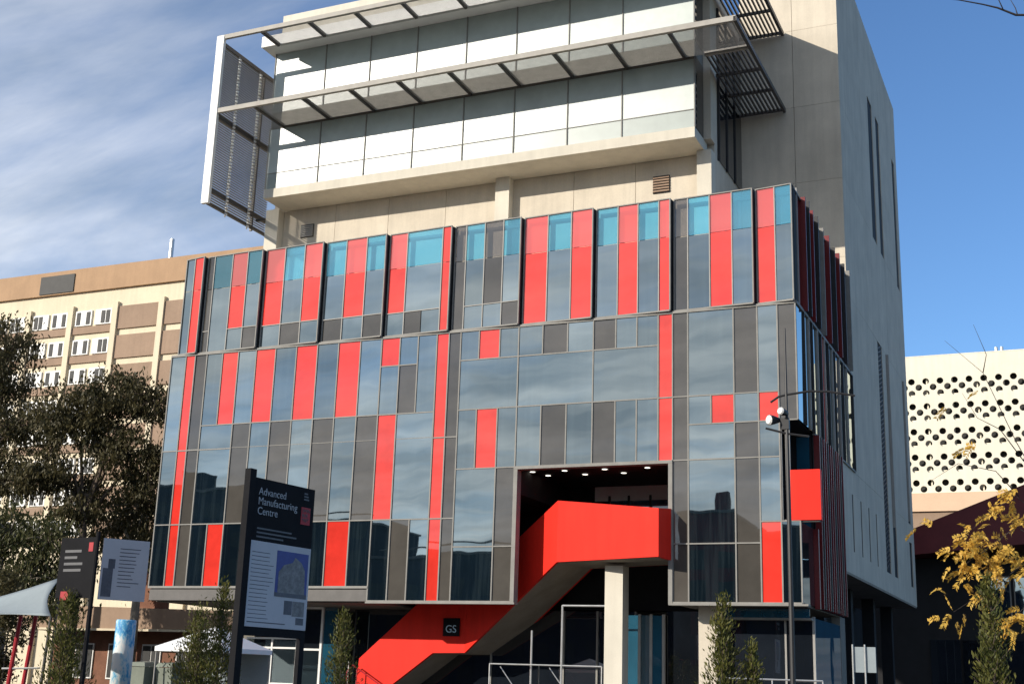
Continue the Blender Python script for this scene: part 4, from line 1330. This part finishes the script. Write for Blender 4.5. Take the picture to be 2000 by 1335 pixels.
clumps = [((8.91, -25.11, 4.80), .22, 9), ((8.55, -25.25, 4.68), .20, 7), ((8.34, -25.19, 4.22), .14, 6), ((8.86, -24.96, 4.20), .18, 7), ((8.69, -24.92, 3.80), .16, 5), ((9.08, -24.51, 3.05), .16, 6),
          ((8.1, -24.99, 3.15), .10, 3), ((7.9, -25.24, 3.70), .06, 2), ((9.51, -24.96, 5.20), .16, 5), ((9.42, -24.75, 4.32), .22, 7), ((9.2, -25.17, 5.45), .12, 4), ((9.4, -25.17, 5.70), .10, 3), ((8.6, -25.17, 4.42), .14, 5),
          ((9.08, -24.95, 4.52), .18, 6), ((8.98, -24.9, 3.95), .14, 4), ((9.3, -24.5, 3.3), .14, 4), ((7.75, -25.3, 5.05), .05, 1), ((7.5, -25.3, 4.95), .04, 1), ((8.7, -25.8, 6.5), .10, 2), ((8.2, -25.7, 7.4), .04, 1), ((8.9, -26, 7.6), .03, 1)]
P, U_, W_ = [], [], []
for (c, sp_, k) in clumps:
    for _ in range(int(k * 1.9)):
        p0 = np.array(c) + RNG.normal(size=3) * np.array([sp_, sp_, sp_ * .7])
        d0 = rand_dirs(1)[0] * np.array([1, 1, .5]) + np.array([-.55, -.1, -.30])
        d0 /= np.linalg.norm(d0)
        side = np.cross(d0, rand_dirs(1)[0]); side /= np.linalg.norm(side)
        for q in range(8):
            for s_ in (-1, 1):
                pos = p0 + d0 * (.032 * q) + np.array([0, 0, -.0016 * q * q])
                u = side * s_ * .8 + d0 * .6 + RNG.normal(size=3) * .12 + np.array([0, 0, -.25])
                u /= np.linalg.norm(u)
                P.append(pos + u * .045); U_.append(u * .050 * RNG.uniform(.7, 1.2)); ww = np.cross(u, np.cross(d0, side) + RNG.normal(size=3) * .5)
                W_.append(ww * .017)
leaf_cloud('foliage', np.array(P), np.array(U_), np.array(W_), 'yellow_leaf', yt)

# bare tree just right of the view; one bough reaches into it
bt = thing('bare_tree', (13.6, -33.2, 0), 'leafless tree whose dark thin bough crosses the sky above the white building', 'tree')
bm = MB()
bm.tube([(13.6, -33.2, 0), (13.5, -33.2, 4), (13.3, -33.3, 9), (12.9, -33.3, 11.4), (12.6, -33.2, 14)], [.2, .17, .12, .07, .03], 8)
bm.tube([(13.1, -33.3, 10.6), (11.6, -33.1, 11.6), (10.62, -33.3, 11.92), (10.30, -33.4, 11.93), (10.05, -33.5, 12.05), (9.84, -33.6, 12.10), (9.5, -33.8, 12.14), (9.1, -33.95, 12.19), (8.6, -34.1, 12.35)],
        [.05, .03, .019, .018, .014, .011, .009, .007, .003], 6)
for q in ([(10.12, -33.5, 12.02), (10.05, -33.5, 12.25), (9.95, -33.5, 12.5)], [(10.32, -33.4, 11.94), (10.30, -33.3, 12.1), (10.2, -33.2, 12.4)],
          [(13.3, -33.3, 9), (14.4, -33, 10.5), (15, -33, 12)], [(13.1, -33.3, 10), (13.9, -34, 11.5), (14.3, -34.3, 13)], [(12.9, -33.3, 11.4), (11.9, -33.0, 13), (11.2, -33, 14.5)]):
    bm.tube(q, [.010, .007, .003] if q[0][0] < 11 else [.05, .03, .01], 5)
bm.build('trunk', 'bark_dark', bt, True)
